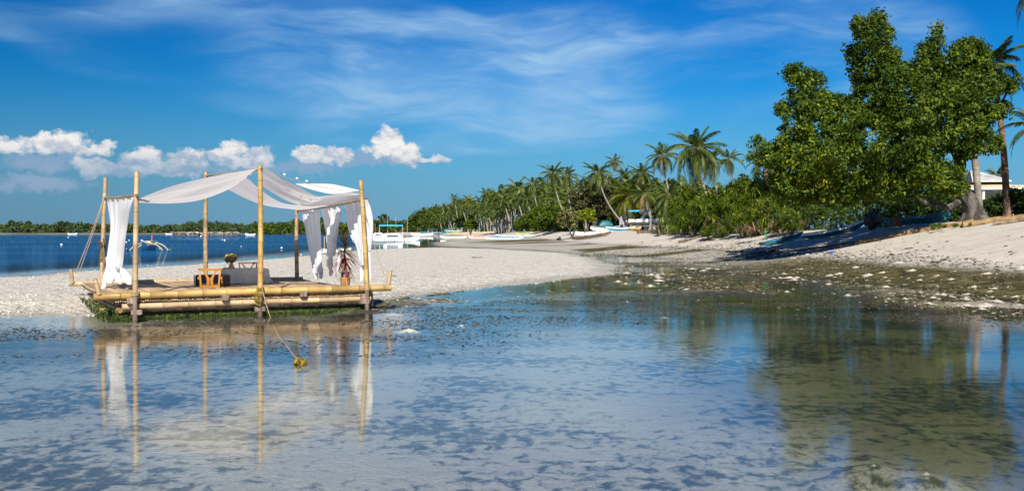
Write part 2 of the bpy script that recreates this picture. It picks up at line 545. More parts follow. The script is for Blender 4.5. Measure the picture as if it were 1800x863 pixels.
# ------------------------------------------------------------------ terrain functions
def vnoise(x, y, seed=0, oct=4, gain=0.5):
    x = np.asarray(x, dtype=np.float64); y = np.asarray(y, dtype=np.float64)
    tot = np.zeros(np.broadcast(x, y).shape); amp = 1.0; norm = 0.0
    for o_ in range(oct):
        xi = np.floor(x); yi = np.floor(y)
        fx = x - xi; fy = y - yi
        fx = fx * fx * (3 - 2 * fx); fy = fy * fy * (3 - 2 * fy)

        def h(a, b):
            q = np.sin(a * 127.1 + b * 311.7 + seed * 74.7 + o_ * 19.19) * 43758.5453
            return q - np.floor(q)
        v = (h(xi, yi) * (1 - fx) + h(xi + 1, yi) * fx) * (1 - fy) + (h(xi, yi + 1) * (1 - fx) + h(xi + 1, yi + 1) * fx) * fy
        tot += amp * v; norm += amp
        amp *= gain; x = x * 2.03 + 13.7; y = y * 2.03 + 7.1
    return tot / norm


def gp(x, y):
    d = EYE * F / (y - HOR)
    return ((x - 900) * d / F, d)


def poly_sdf(poly, X, Y):
    """signed distance, positive inside"""
    P = np.array(poly)
    X = np.asarray(X, float); Y = np.asarray(Y, float)
    best = np.full(X.shape, 1e18)
    ins = np.zeros(X.shape, bool)
    for i in range(len(P)):
        ax, ay = P[i]; bx, by = P[(i + 1) % len(P)]
        ex, ey = bx - ax, by - ay
        tt = np.clip(((X - ax) * ex + (Y - ay) * ey) / (ex * ex + ey * ey + 1e-12), 0, 1)
        ddx = X - ax - tt * ex; ddy = Y - ay - tt * ey
        best = np.minimum(best, ddx * ddx + ddy * ddy)
        cond = ((ay > Y) != (by > Y)) & (X < (bx - ax) * (Y - ay) / (by - ay + 1e-12) + ax)
        ins ^= cond
    return np.where(ins, 1, -1) * np.sqrt(best)


def smooth(x, a, b):
    q = np.clip((x - a) / (b - a), 0, 1)
    return q * q * (3 - 2 * q)


TOE_D = [0, 20, 28.7, 40, 63, 84, 118, 182, 262, 290, 400, 450, 600, 900, 1500, 6000]
TOE_X = [16, 15.5, 14.8, 13.8, 14.0, 9.8, 6.7, 5.2, -2.0, -6, -25, -40, -78, -170, -400, -2000]
TRE_D = [0, 45, 50, 62, 75, 95, 140, 190, 300, 450, 600, 900, 1500, 6000]
TRE_X = [25, 23, 22.6, 21, 17.5, 13.8, 16, 10.9, 1.5, -26, -62, -150, -380, -1950]
ZTR_D = [0, 50, 62, 75, 95, 140, 190, 300, 600, 6000]
ZTR_Z = [2.3, 2.2, 1.9, 1.5, 1.40, 1.95, 1.70, 1.9, 1.6, 2.0]
BAR = [gp(*q) for q in [(-700, 502), (-250, 494), (0, 488), (150, 475.5), (300, 467), (480, 454.5), (560, 447), (640, 439.5), (760, 435.5), (900, 439), (1000, 445), (1055, 455), (1098, 470), (1085, 482), (1000, 493), (900, 504), (800, 513), (690, 525), (600, 536), (430, 548), (300, 556), (170, 556), (60, 554), (-100, 562), (-400, 575), (-900, 590)]]
MUD = [gp(*q) for q in [(640, 545), (690, 528), (800, 528), (900, 517), (1000, 513), (1100, 513), (1300, 514), (1450, 522), (1600, 537), (1800, 563), (2100, 610), (2600, 640), (2600, 500), (2100, 480), (1800, 472), (1500, 458), (1100, 433), (950, 428), (1000, 440), (1060, 450), (1105, 470), (1085, 482), (1000, 493), (900, 504), (800, 513), (690, 524)]]
SEA = [gp(*q) for q in [(-700, 501), (-250, 493), (0, 487), (150, 474.5), (300, 466), (480, 453.5), (560, 446), (640, 438.5), (690, 432), (752, 424), (752, 419), (728, 415), (704, 413)]] + [(-112, 720), (-220, 1000), (-500, 1700), (-7000, 6500), (-7000, 10), (-60, 24)]
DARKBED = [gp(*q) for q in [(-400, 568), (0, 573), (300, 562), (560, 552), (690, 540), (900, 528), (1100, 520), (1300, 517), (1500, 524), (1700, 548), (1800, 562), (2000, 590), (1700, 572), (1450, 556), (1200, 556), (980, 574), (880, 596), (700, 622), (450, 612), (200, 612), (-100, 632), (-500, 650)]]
SWELL = [(*gp(x, y), .012 * gp(x, y)[1] + .26) for x, y in ((720, 581), (812, 572), (1168, 557), (1536, 815), (1628, 830), (1700, 620), (1610, 551))]


def terrain(X, Y, full=False):
    X = np.asarray(X, float); Y = np.asarray(Y, float)
    D = np.maximum(Y, 0)
    toe = np.interp(D, TOE_D, TOE_X) + (vnoise(X * .0 + 3.3, Y * 0.22, 5, 3) - .5) * 1.6 * smooth(D, 5, 40)
    tre = np.interp(D, TRE_D, TRE_X)
    ztr = np.interp(D, ZTR_D, ZTR_Z)
    n_big = vnoise(X * .35, Y * .35, 1, 4) - .5
    n_sml = vnoise(X * 1.7, Y * 1.7, 2, 4) - .5
    # beach face
    q = (X - toe) / np.maximum(tre - toe, 1)
    up = 0.4 + (ztr - 0.4) * (0.72 * np.clip(q, 0, 1) + 0.28 * smooth(q, 0, 1.0)) + np.clip(q - 1, 0, 8) * 0.10
    down = 0.4 + (X - toe) * (0.125 - 0.095 * smooth(D, 55, 120))
    beach = np.where(X > toe, up, down)
    beach = np.where(Y < -3, beach, beach)
    # lagoon floor
    bed = -0.10 + n_big * 0.06 - 0.05 * smooth(Y, 24, 4)
    # small sandy swells under the lone worm casts of the lagoon
    for hx_, hy_, hr_ in SWELL:
        bed = np.maximum(bed, bed * (1 - np.exp(-(((X - hx_) / hr_) ** 2 + ((Y - hy_) / hr_) ** 2))) - .012)
    # rubble bar
    sb = poly_sdf(BAR, X, Y)
    edge = sb + n_big * 1.6 + n_sml * .5
    bar = np.where(edge > -3, 0.16 * smooth(edge, -0.9, 4.0) - 0.02 + n_sml * .03 * smooth(edge, 0, 1) + np.minimum(edge, 0) * 0.05, -9)
    # mud flat with pools
    sm = poly_sdf(MUD, X, Y)
    far_ = smooth(Y, 20, 60)
    e2 = sm + n_big * 1.2
    mud = np.where(sm > -3, -0.016 + n_big * (0.26 + .1 * far_) + n_sml * .10 + np.minimum(e2 * .08, 0.0), -9)
    # strip flats on the far beach
    strip = vnoise(X * .05, Y * .11, 8, 3) - .5
    z = np.maximum(np.maximum(bed, bar), mud)
    z = np.maximum(z, np.minimum(beach, 9) + np.where(beach < 0.4, n_big * .10 + strip * .22 * smooth(Y, 60, 150) + .10 * smooth(Y, 45, 75), n_sml * .05 + n_big * .08))
    # open sea
    ss = poly_sdf(SEA, X, Y)
    deep = smooth(ss + n_big * 1.0, 0.0, 14.0)
    z = np.where(ss > 0, np.minimum(z, np.maximum(-3.0, 0.02 - ss * 0.05)), z)
    # far shore
    fs = smooth(Y, 690, 720) * smooth(-X, 40, 80)
    z = np.maximum(z, fs * 2.4 - 1.2)
    isl = smooth(1.0 - ((X + 152) / 17.0) ** 2 - ((Y - 492) / 13.0) ** 2, 0, .3)
    z = np.maximum(z, isl * 2.2 - 1.0)
    if not full:
        return z
    return dict(z=z, q=q, toe=toe, tre=tre, edge=edge, sm=e2, deep=deep, ss=ss, X=X, Y=Y, n1=n_big, n2=n_sml, dk=poly_sdf(DARKBED, X, Y), fs=np.maximum(fs, isl), beach=beach, strip=strip)


def zg(x, y):
    return float(terrain(np.array([x]), np.array([y]))[0])


def polar_grid(radii, angs):
    """full disc, centre at the photographer, angle measured clockwise from +Y"""
    r = np.asarray(radii)[:, None]; a = np.asarray(angs)[None, :]
    X = (r * np.sin(a)).ravel(); Y = (r * np.cos(a)).ravel()
    nr, na = len(radii), len(angs)
    i = np.arange(nr - 1)[:, None]; j = np.arange(na)[None, :]
    j2 = (j + 1) % na
    Fq = np.stack([i * na + j, i * na + j2, (i + 1) * na + j2, (i + 1) * na + j], -1).reshape(-1, 4)
    return X, Y, Fq


front = np.radians(np.linspace(-42, 42, 640))
rest = np.radians(np.linspace(42, 318, 60)[1:-1])
angs = np.concatenate([front, rest])
rad = np.concatenate([[0.01, 1.0, 2.0, 3.0, 4.0], np.geomspace(4.6, 140, 430), np.geomspace(143, 9000, 110)])
gx, gy, gf = polar_grid(rad, angs)
T = terrain(gx, gy, True)
z = T['z']
# outside the photographed sector stay with the same shallow lagoon
dry = smooth(T['edge'], -0.25, 0.5)                    # rubble bar
mudm = smooth(T['sm'] , -0.8, 0.6) * (1 - smooth(T['q'], -.02, .10))
beachm = smooth(T['beach'] + T['n1'] * .16, 0.36, 0.56)
lit = smooth(T['q'] + T['n1'] * .25, 0.94, 1.08)      # leaf litter and weeds under the trees
far_sand = smooth(gy, 42, 62) * (1 - smooth(T['strip'] + T['n1'] * .12, .02, .10))
weed = np.clip(mudm + (1 - beachm) * smooth(T['beach'], -0.05, 0.2) , 0, 1) * (1 - dry)
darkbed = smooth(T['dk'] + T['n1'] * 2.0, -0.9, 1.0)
beachm = np.maximum(beachm, far_sand * smooth(T['beach'], -.25, .0))
weed = weed * (1 - far_sand)
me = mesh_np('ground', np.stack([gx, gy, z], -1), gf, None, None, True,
             dict(dry=dry, weed=weed, beach=beachm, litter=np.maximum(lit, smooth(T['fs'], .3, .8)), darkbed=darkbed, tree_refl=smooth(gx + T['n1'] * 3, 1.2, 4.5) * smooth(gy, 32, 24), height=z))
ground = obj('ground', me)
tag(ground, kind='structure')

m, t, o = mat_new('ground')
co = t.node('ShaderNodeTexCoord').outputs['Object']
flat = t.mapping(co, scale=(1, 1, 0))
n_f = t.noise(flat, 26, 5, 0.65)
n_m = t.noise(flat, 3.4, 6, 0.62)
n_m2 = t.noise(t.mapping(flat, loc=(17, 3, 0)), 1.1, 5, 0.6)
n_l = t.noise(t.mapping(flat, loc=(7, 31, 0)), 0.42, 5, 0.6)
geo_h = t.attr('height')
# lagoon floor: pale silt with grey-green algae blotches
n_b = t.noise(t.mapping(flat, loc=(3, 8, 0), scale=(1.0, .8, 1)), 6.6, 8, 0.68, 0.4)
patch = t.math('MULTIPLY_ADD', n_b, 0.66, t.math('MULTIPLY_ADD', n_l, 0.50, t.math('MULTIPLY', n_m2, 0.14)))
bedc = t.mix(t.sstep(patch, 0.565, 0.67), (0.070, 0.082, 0.058), (0.43, 0.41, 0.33))
bedc = t.mix(t.sstep(n_f, 0.35, 0.75, 0.0, 0.40), bedc, (0.17, 0.17, 0.13))
refl_c = t.mix(t.sstep(patch, 0.585, 0.70), (0.007, 0.009, 0.0015), (0.092, 0.082, 0.026))  # tree's dark reflection painted into the bed colour on the right side
bedc = t.mix(t.math('MULTIPLY', t.attr('tree_refl'), 0.9), bedc, refl_c)
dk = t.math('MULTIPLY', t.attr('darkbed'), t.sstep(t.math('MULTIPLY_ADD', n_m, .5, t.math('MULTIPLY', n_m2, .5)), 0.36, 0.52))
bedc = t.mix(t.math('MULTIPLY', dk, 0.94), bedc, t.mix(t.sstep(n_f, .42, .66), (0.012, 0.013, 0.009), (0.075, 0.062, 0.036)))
# exposed weed and mud
wn = t.math('MULTIPLY_ADD', n_m, 0.55, t.math('MULTIPLY', n_m2, 0.5))
weedc = t.ramp(wn, [(0.38, (0.012, 0.012, 0.006)), (0.48, (0.040, 0.038, 0.013)), (0.55, (0.095, 0.082, 0.034)), (0.62, (0.20, 0.17, 0.105)), (0.75, (0.36, 0.32, 0.25))])
weedc = t.mix(t.sstep(n_f, 0.42, 0.70, 0.0, 0.7), weedc, (0.040, 0.038, 0.014))
weedc = t.mix(1.0, weedc, (0.84, 0.80, 0.52), 'MULTIPLY')
col = t.mix(t.attr('weed'), bedc, weedc)
# coral rubble bar: white pebbles
vo = t.node('ShaderNodeTexVoronoi', {'Vector': flat, 'Scale': 7.5, 'Randomness': 1.0}, feature='F1')
peb = t.node('ShaderNodeSeparateXYZ', {0: vo.outputs['Color']})
pv = t.math('MULTIPLY_ADD', peb.outputs[0], 0.55, t.math('MULTIPLY', n_f, .5))
rub = t.ramp(pv, [(0.10, (0.24, 0.21, 0.165)), (0.3, (0.38, 0.35, 0.295)), (0.6, (0.50, 0.465, 0.405)), (0.9, (0.60, 0.57, 0.51))])
rub = t.mix(t.sstep(n_m2, .52, .7, 0, .45), rub, (0.40, 0.35, 0.27))
col = t.mix(t.attr('dry'), col, rub)
# beach sand with drift litter specks
snd = t.mix(t.sstep(n_m2, .3, .7), (0.41, 0.375, 0.32), (0.49, 0.45, 0.385))
snd = t.mix(t.sstep(n_f, .35, .72, 0, .35), snd, (0.42, 0.36, 0.28))
vs = t.node('ShaderNodeTexVoronoi', {'Vector': t.mapping(flat, scale=(1.2, .8, 1)), 'Scale': 3.2, 'Randomness': 1.0}, feature='F1')
vr = t.node('ShaderNodeSeparateXYZ', {0: vs.outputs['Color']})
specks = t.math('MULTIPLY', t.math('LESS_THAN', vs.outputs['Distance'], t.math('MULTIPLY', vr.outputs[1], 0.30)), t.math('GREATER_THAN', vr.outputs[0], 0.62))
wrack = t.math('MULTIPLY', t.sstep(geo_h, 0.50, 0.655), t.sstep(geo_h, 1.25, 0.85))
specks = t.math('MULTIPLY', specks, t.math('MULTIPLY_ADD', wrack, 0.85, 0.10))
snd = t.mix(specks, snd, (0.09, 0.065, 0.04))
wetl = t.math('MULTIPLY', t.sstep(t.math('MULTIPLY_ADD', t.math('SUBTRACT', n_m2, .5), .22, geo_h), 0.68, 0.44), 0.55)
snd = t.mix(wetl, snd, (0.20, 0.18, 0.15))
col = t.mix(t.attr('beach'), col, snd)
litc = t.ramp(t.math('MULTIPLY_ADD', n_m, .6, t.math('MULTIPLY', n_f, .4)), [(0.3, (0.022, 0.022, 0.010)), (0.5, (0.055, 0.058, 0.020)), (0.62, (0.13, 0.095, 0.055)), (0.75, (0.30, 0.25, 0.19))])
col = t.mix(t.attr('litter'), col, litc)
# wet darkening close to the water line
wet = t.sstep(t.math('MULTIPLY_ADD', t.math('SUBTRACT', n_m, .5), .05, geo_h), 0.07, 0.015)
col = t.mix(t.math('MULTIPLY', wet, 0.45), col, t.mix(1.0, col, (0.45, 0.43, 0.40), 'MULTIPLY'))
hb = t.math('MULTIPLY_ADD', vo.outputs['Distance'], t.math('MULTIPLY', t.attr('dry'), -1.6), t.math('MULTIPLY_ADD', n_f, 0.5, n_m))
bp = t.node('ShaderNodeBump', {'Height': hb, 'Strength': 0.9, 'Distance': 0.05})
pb = t.node('ShaderNodeBsdfPrincipled', {'Base Color': col, 'Roughness': t.math('MULTIPLY_ADD', wet, -0.35, 0.9), 'Specular IOR Level': 0.25, 'Normal': bp.outputs[0]})
t.l.new(pb.outputs[0], o.inputs[0])
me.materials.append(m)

# ------------------------------------------------------------------ water
wfront = np.radians(np.linspace(-42, 42, 260))
wangs = np.concatenate([wfront, rest])
wrad = np.concatenate([[0.01, 2.0, 4.0], np.geomspace(5, 140, 190), np.geomspace(144, 9000, 60)])
wx, wy, wf = polar_grid(wrad, wangs)
Tw = terrain(wx, wy, True)
chan = smooth(wy, 55, 110)
me = mesh_np('sea_water', np.stack([wx, wy, wx * 0], -1), wf, None, None, True, dict(deep=Tw['deep'], sea=smooth(Tw['ss'], 0.0, 5.0), ruffle=smooth(Tw['dk'] + Tw['n1'] * 2.5, -1.6, 1.2) * smooth(-wx, -2.5, 0.5)))
water = obj('sea_water', me)
tag(water, kind='structure')
m, t, o = mat_new('sea_water')
m.use_transparent_shadow = True
co = t.node('ShaderNodeTexCoord').outputs['Object']
deep = t.attr('deep'); sea = t.attr('sea')
rip = t.noise(t.mapping(co, scale=(1.0, 2.2, 1)), 2.6, 4, 0.6)
rip2 = t.noise(t.mapping(co, loc=(5, 9, 0), scale=(1.0, 2.4, 1)), 11.0, 3, 0.6)
wav = t.noise(t.mapping(co, rot=(0, 0, R(12)), scale=(0.55, 1.3, 1)), 1.0, 6, 0.62)
breeze = t.sstep(t.noise(t.mapping(co, scale=(.12, .3, 1)), 1.0, 3, .5), .40, .62)
ruf = t.math('MULTIPLY', t.attr('ruffle'), t.math('MULTIPLY_ADD', breeze, .7, .3))
rip3 = t.noise(t.mapping(co, loc=(2, 4, 0), scale=(1.0, 1.7, 1)), 7.0, 4, 0.65)
calm_h = t.math('MULTIPLY_ADD', rip, 0.0015, t.math('MULTIPLY', rip2, t.math('MULTIPLY_ADD', breeze, 0.0007, 0.0002)))
calm_h = t.math('MULTIPLY_ADD', t.math('MULTIPLY', rip3, ruf), 0.0022, calm_h)
sea_h = t.math('MULTIPLY', wav, 0.30)
hh = t.math('MULTIPLY_ADD', sea, t.math('SUBTRACT', sea_h, calm_h), calm_h)
bp = t.node('ShaderNodeBump', {'Height': hh, 'Strength': 1.0, 'Distance': 1.0})
geo = t.node('ShaderNodeNewGeometry')
# same Fresnel from below, so that sunlight gets back out of the shallows
ior = t.math('MULTIPLY_ADD', geo.outputs['Backfacing'], 1 / 1.40 - 1.40, 1.40)
fr = t.node('ShaderNodeFresnel', {'IOR': ior, 'Normal': bp.outputs[0]})
gl = t.node('ShaderNodeBsdfGlossy', {'Color': (1, 1, 1, 1), 'Roughness': 0.012, 'Normal': bp.outputs[0]})
tr = t.node('ShaderNodeBsdfTransparent', {'Color': (0.95, 0.985, 0.985, 1)})
seac = t.mix(t.sstep(t.noise(t.mapping(co, scale=(.02, .05, 1)), 1.0, 4, .55), .35, .65), (0.003, 0.045, 0.13), (0.006, 0.075, 0.18))
df = t.node('ShaderNodeBsdfDiffuse', {'Color': seac})
body = t.node('ShaderNodeMixShader', {0: deep})
t.l.new(tr.outputs[0], body.inputs[1]); t.l.new(df.outputs[0], body.inputs[2])
fin = t.node('ShaderNodeMixShader', {0: t.math('MULTIPLY', fr.outputs[0], t.math('MULTIPLY_ADD', deep, -0.35, 1.0))})
t.l.new(body.outputs[0], fin.inputs[1]); t.l.new(gl.outputs[0], fin.inputs[2]); t.l.new(fin.outputs[0], o.inputs[0])
me.materials.append(m)

# ------------------------------------------------------------------ worm-cast sand mounds on the flat (pieces of the ground)
rs = np.random.RandomState(5)
mound_meshes = []
for k in range(5):
    vs, fs = [], []
    nr_, na_ = 5, 12
    lob = rs.rand(3) * 6.28
    for i in range(nr_):
        rr = i / (nr_ - 1)
        for j in range(na_):
            a = 2 * math.pi * j / na_
            wob = 1 + .16 * math.sin(2 * a + lob[0]) + .12 * math.sin(3 * a + lob[1]) + .08 * math.sin(5 * a + lob[2])
            hz_ = (1 - rr) ** 1.5 * .22 + .06 * (1 - rr) * rs.rand() - (0.06 if i == nr_ - 1 else 0)
            vs.append((rr * wob * math.cos(a) if i else 0.02 * math.cos(a), rr * wob * math.sin(a) if i else .02 * math.sin(a), hz_))
    for i in range(nr_ - 1):
        for j in range(na_):
            fs.append((i * na_ + j, i * na_ + (j + 1) % na_, (i + 1) * na_ + (j + 1) % na_, (i + 1) * na_ + j))
    fs.append(tuple(range(na_)))
    mb = MB(); mb.add(vs, fs[:-1] + [fs[-1][::-1]])
    mound_meshes.append(mb.mesh('sand_mound', M['mound']))


def mound(x, y, rpx, hscale=1.0):
    X, Y = gp(x, y)
    o_ = obj('sand_mound', mound_meshes[rs.randint(5)], ground)
    zz = max(zg(X, Y), -0.02)
    r_ = rpx * Y / F
    o_.location = (X, Y, zz - 0.005)
    o_.rotation_euler = (0, 0, rs.rand() * 6.28)
    o_.scale = (r_, r_ * .85, r_ * hscale)
    return o_


for x, y, r_, h_ in [(720, 581, 21, .7), (812, 572, 17, .5), (1101, 529, 6, .8), (1168, 557, 10, .5), (1228, 527, 8, .8), (1251, 532, 6, .8), (1102, 530, 8, 1), (1370, 539, 5, .8), (1402, 542, 5, .6),
                     (1610, 551, 10, .5), (1536, 815, 8, 1.4), (1628, 830, 9, 1.6), (1700, 620, 4, 1), (540, 545, 12, .6), (780, 545, 10, .5), (690, 551, 16, .4), (1420, 540, 5, .7), (1305, 531, 6, .7)]:
    mound(x, y, r_, h_ * 1.5)
n_m_ = 0
while n_m_ < 175:
    x = 1085 + 760 * rs.rand() ** 1.0
    ylo = np.interp(x, [1085, 1300, 1500, 1800], [456, 462, 470, 488])
    yhi = np.interp(x, [1085, 1300, 1450, 1600, 1800], [512, 510, 516, 530, 556])
    y = ylo + (yhi - ylo) * rs.rand()
    X, Y = gp(x, y)
    if poly_sdf(BAR, np.array([X]), np.array([Y]))[0] > -.2:
        continue
    if vnoise(np.array([X * .5]), np.array([Y * .35]), 44, 3)[0] < .44:
        continue
    sc_ = np.interp(y, [456, 480, 520, 556], [4.5, 6.5, 10, 14]) * (.45 + 1.35 * rs.rand() ** 1.6)
    mound(x, y, sc_, 1.0)
    n_m_ += 1
for k in range(45):
    x = 650 + 420 * rs.rand()
    y = np.interp(x, [650, 800, 900, 1000, 1085], [535, 520, 510, 502, 494]) + 14 * rs.rand()
    mound(x, y, 2.5 + 4 * rs.rand(), .9)

# loose coral stones on the bar and drift litter on the beach: nobody could count them
def scatter(name, pts_, size, mat, seed, flat=.6, tone=(.6, 1.2)):
    g = np.random.RandomState(seed)
    N = len(pts_); c = np.asarray(pts_, float)
    base = np.array([(1, 0, 0), (0, 1, 0), (-1, 0, 0), (0, -1, 0), (0, 0, 1), (0, 0, -.5)], float)
    tri = np.array([(0, 1, 4), (1, 2, 4), (2, 3, 4), (3, 0, 4), (1, 0, 5), (2, 1, 5), (3, 2, 5), (0, 3, 5)])
    s_ = np.asarray(size) if hasattr(size, '__len__') else np.full(N, size)
    v = base[None] * (s_[:, None, None] * g.uniform(.5, 1.4, (N, 6, 1))) * np.array([1, 1, flat])
    a = g.rand(N) * 6.28; ca, sa = np.cos(a)[:, None], np.sin(a)[:, None]
    st = g.uniform(.7, 1.8, N)[:, None]
    x, y = v[:, :, 0] * st, v[:, :, 1]
    v = np.stack([x * ca - y * sa, x * sa + y * ca, v[:, :, 2]], -1) + c[:, None, :]
    f = tri[None] + (np.arange(N) * 6)[:, None, None]
    me_ = mesh_np(name, v.reshape(-1, 3), f.reshape(-1, 3), mat, np.repeat(g.uniform(tone[0], tone[1], N), 6))
    return obj(name, me_)


g = np.random.RandomState(21)
px_ = g.uniform(-60, 1110, 30000); py_ = 434 + (566 - 434) * g.rand(30000) ** .8
d_ = EYE * F / (py_ - HOR); X_ = (px_ - 900) * d_ / F
ok = poly_sdf(BAR, X_, d_) > .1
X_, Y_ = X_[ok][:9000], d_[ok][:9000]
o_ = scatter('coral_stones', np.stack([X_, Y_, terrain(X_, Y_) + .005], -1), .012 + .034 * g.rand(len(X_)) ** 3, pmat('coral_stone', (.34, .31, .26), (.52, .485, .43), 3, .9), 3)
tag(o_, kind='stuff'); o_.parent = ground
n_ = 9000
Y_ = 18 + 75 * g.rand(n_) ** 1.3; q_ = g.rand(n_)
X_ = np.interp(Y_, TOE_D, TOE_X) + (np.interp(Y_, TRE_D, TRE_X) - np.interp(Y_, TOE_D, TOE_X)) * np.where(q_ < .8, g.normal(size=n_) * .12 + .10, g.rand(n_) * .6) 
keep = (vnoise(X_ * .8, Y_ * .5, 33, 3) > .45) | (g.rand(n_) < .12)
X_, Y_ = X_[keep][:2800], Y_[keep][:2800]
o_ = scatter('drift_litter', np.stack([X_, Y_, terrain(X_, Y_) + .006], -1), .022 + .09 * g.rand(len(X_)) ** 3, pmat('drift_litter', (.05, .035, .022), (.16, .115, .07), 2, .95), 4, .35, (.5, 1.6))
tag(o_, kind='stuff'); o_.parent = ground

# loose seaweed breaking the surface of the dark shallows
n_ = 260000
Y_ = 11 + 20 * g.rand(n_); X_ = g.uniform(-13, 12, n_)
dk_ = poly_sdf(DARKBED, X_, Y_)
dens = smooth(dk_ + (vnoise(X_ * .35, Y_ * .35, 1, 4) - .5) * 2.5, -1.2, 1.2) * smooth(vnoise(X_ * .55, Y_ * 1.1, 61, 4), .36, .58)
keep = (g.rand(n_) < dens) & (terrain(X_, Y_) < .0)
X_, Y_ = X_[keep][:46000], Y_[keep][:46000]
o_ = scatter('floating_seaweed', np.stack([X_, Y_, np.full(len(X_), -.004)], -1), .012 + .034 * g.rand(len(X_)) ** 2.5, pmat('seaweed', (.010, .010, .005), (.042, .035, .014), 1.2, .6), 5, .28, (.4, 1.6))
tag(o_, 'loose dark seaweed breaking the surface of the shallows around the raft', 'seaweed', None, 'stuff')
# shells, grit and weed scraps over the mud flat
n_ = 60000
Y_ = 17 + 60 * g.rand(n_) ** 1.5; X_ = g.uniform(-4, 16, n_)
keep = (poly_sdf(MUD, X_, Y_) > -.4) & (poly_sdf(BAR, X_, Y_) < .1)
zz_ = terrain(X_, Y_)
keep &= (zz_ > -.035) & (vnoise(X_ * .7, Y_ * .5, 71, 4) > .40)
X_, Y_, zz_ = X_[keep], Y_[keep], zz_[keep]
k_ = min(len(X_) // 2, 6500)
o_ = scatter('shell_grit', np.stack([X_[:k_], Y_[:k_], zz_[:k_] + .008], -1), .014 + .042 * g.rand(k_) ** 3, pmat('shell_grit', (.15, .13, .080), (.36, .32, .235), 2, .9), 6, .45, (.5, 1.1))
tag(o_, kind='stuff'); o_.parent = ground
X_, Y_, zz_ = X_[k_:2 * k_], Y_[k_:2 * k_], zz_[k_:2 * k_]
o_ = scatter('weed_scraps', np.stack([X_, Y_, zz_ + .008], -1), .020 + .055 * g.rand(len(X_)) ** 2, pmat('weed_scraps', (.018, .020, .006), (.075, .068, .022), 1.5, .8), 7, .35, (.5, 1.5))
tag(o_, kind='stuff'); o_.parent = ground


# ------------------------------------------------------------------ bamboo raft
rr = random.Random(11)
FL = Vector((-7.14, 18.9, 0)); U = Vector((0.911, 0.411, 0)); V = Vector((-0.47, 0.88, 0)).normalized()
Z3 = Vector((0, 0, 1))


def P(s, t_, z):
    return FL + U * s + V * t_ + Z3 * z


def dline(x, t_):
    """(s, distance) where photo column x crosses the raft line at depth t"""
    r_ = (x - 900) / F
    A = FL + V * t_
    s_ = (r_ * A.y - A.x) / (U.x - r_ * U.y)
    return s_, (A + U * s_).y


def pl(x, y, t_):
    return pt(x, y, dline(x, t_)[1])


def bamboo(mb, p0, p1, r0, r1=None, node=0.34, n=10, bow=0.0, bowdir=None):
    p0, p1 = Vector(p0), Vector(p1)
    r1 = r1 or r0
    L = (p1 - p0).length
    d = (p1 - p0) / L
    side = bowdir or Vector((rr.uniform(-1, 1), rr.uniform(-1, 1), 0)) - d * 0
    side = (Vector(side) - d * Vector(side).dot(d)).normalized() * bow
    path, rad, tone = [], [], []
    pos = 0.0
    first = rr.uniform(0.1, node)
    marks = [0.0]
    q = first
    while q < L - .05:
        marks.append(q); q += node * rr.uniform(.85, 1.15)
    marks.append(L)
    for i in range(len(marks) - 1):
        a, b = marks[i], marks[i + 1]
        tn = rr.uniform(.84, 1.10)
        g = min(.018, (b - a) * .2)
        for s_, f_, tt in ((a + .001, 1.05, .50), (a + g, 1.0, tn * .95), ((a + b) / 2, .965, tn), (b - g, 1.0, tn * 1.03), (b - .001, 1.06, .62)):
            k = s_ / L
            path.append(p0 + d * s_ + side * math.sin(math.pi * k))
            rad.append((r0 + (r1 - r0) * k) * f_); tone.append(tt)
    mb.tube(path, rad, n, tone)
    return mb


raft = thing('bamboo_raft', 'bamboo raft with six upright poles and slatted deck aground beside the sandbar', 'raft', P(2.2, 2.6, 0))
RB = raft.location.copy()


def rpart(name, mb, mat, smooth=True, parent=None):
    o_ = mb.build(name, mat, None, smooth)
    o_.data.transform(Matrix.Translation(-RB))
    o_.parent = parent or raft
    return o_


ztop = lambda y, d: EYE + (HOR - y) * d / F
post_def = [  # x bottom, x top, y top, depth t, base radius, material
    (237.5, 240.5, 301, -0.06, .052, 'bamboo_pale'), (457.5, 457, 291, -0.06, .056, 'bamboo'), (645, 634, 317, -0.06, .050, 'bamboo'),
    (179, 185.5, 312, 5.45, .055, 'bamboo_pale'), (362, 362, 302, 5.0, .056, 'bamboo_old'), (522.5, 521.5, 366, 5.15, .054, 'bamboo_old')]
posts = []
for i, (xb, xt, yt, tt, r_, mt) in enumerate(post_def):
    sb_, db = dline(xb, tt); st_, dt = dline(xt, tt)
    zb = 0.42 if i < 3 else 0.30
    p0 = pt(xb, 0, db); p0.z = zb
    p1 = pt(xt, yt, dt)
    po = rpart('post', bamboo(MB(), p0, p1, r_, r_ * .84, .33 if i < 3 else .3, 12, .012), M[mt])
    posts.append((p0, p1))
    if i < 3:
        mb = MB(); q = p0.copy(); q.z = -0.02
        mb.tube([q, q + Z3 * .2, p0 + Z3 * .03], [.048, .045, .050], 9, [.7, .9, 1.0])
        rpart('post_foot', mb, M['old_wood'])
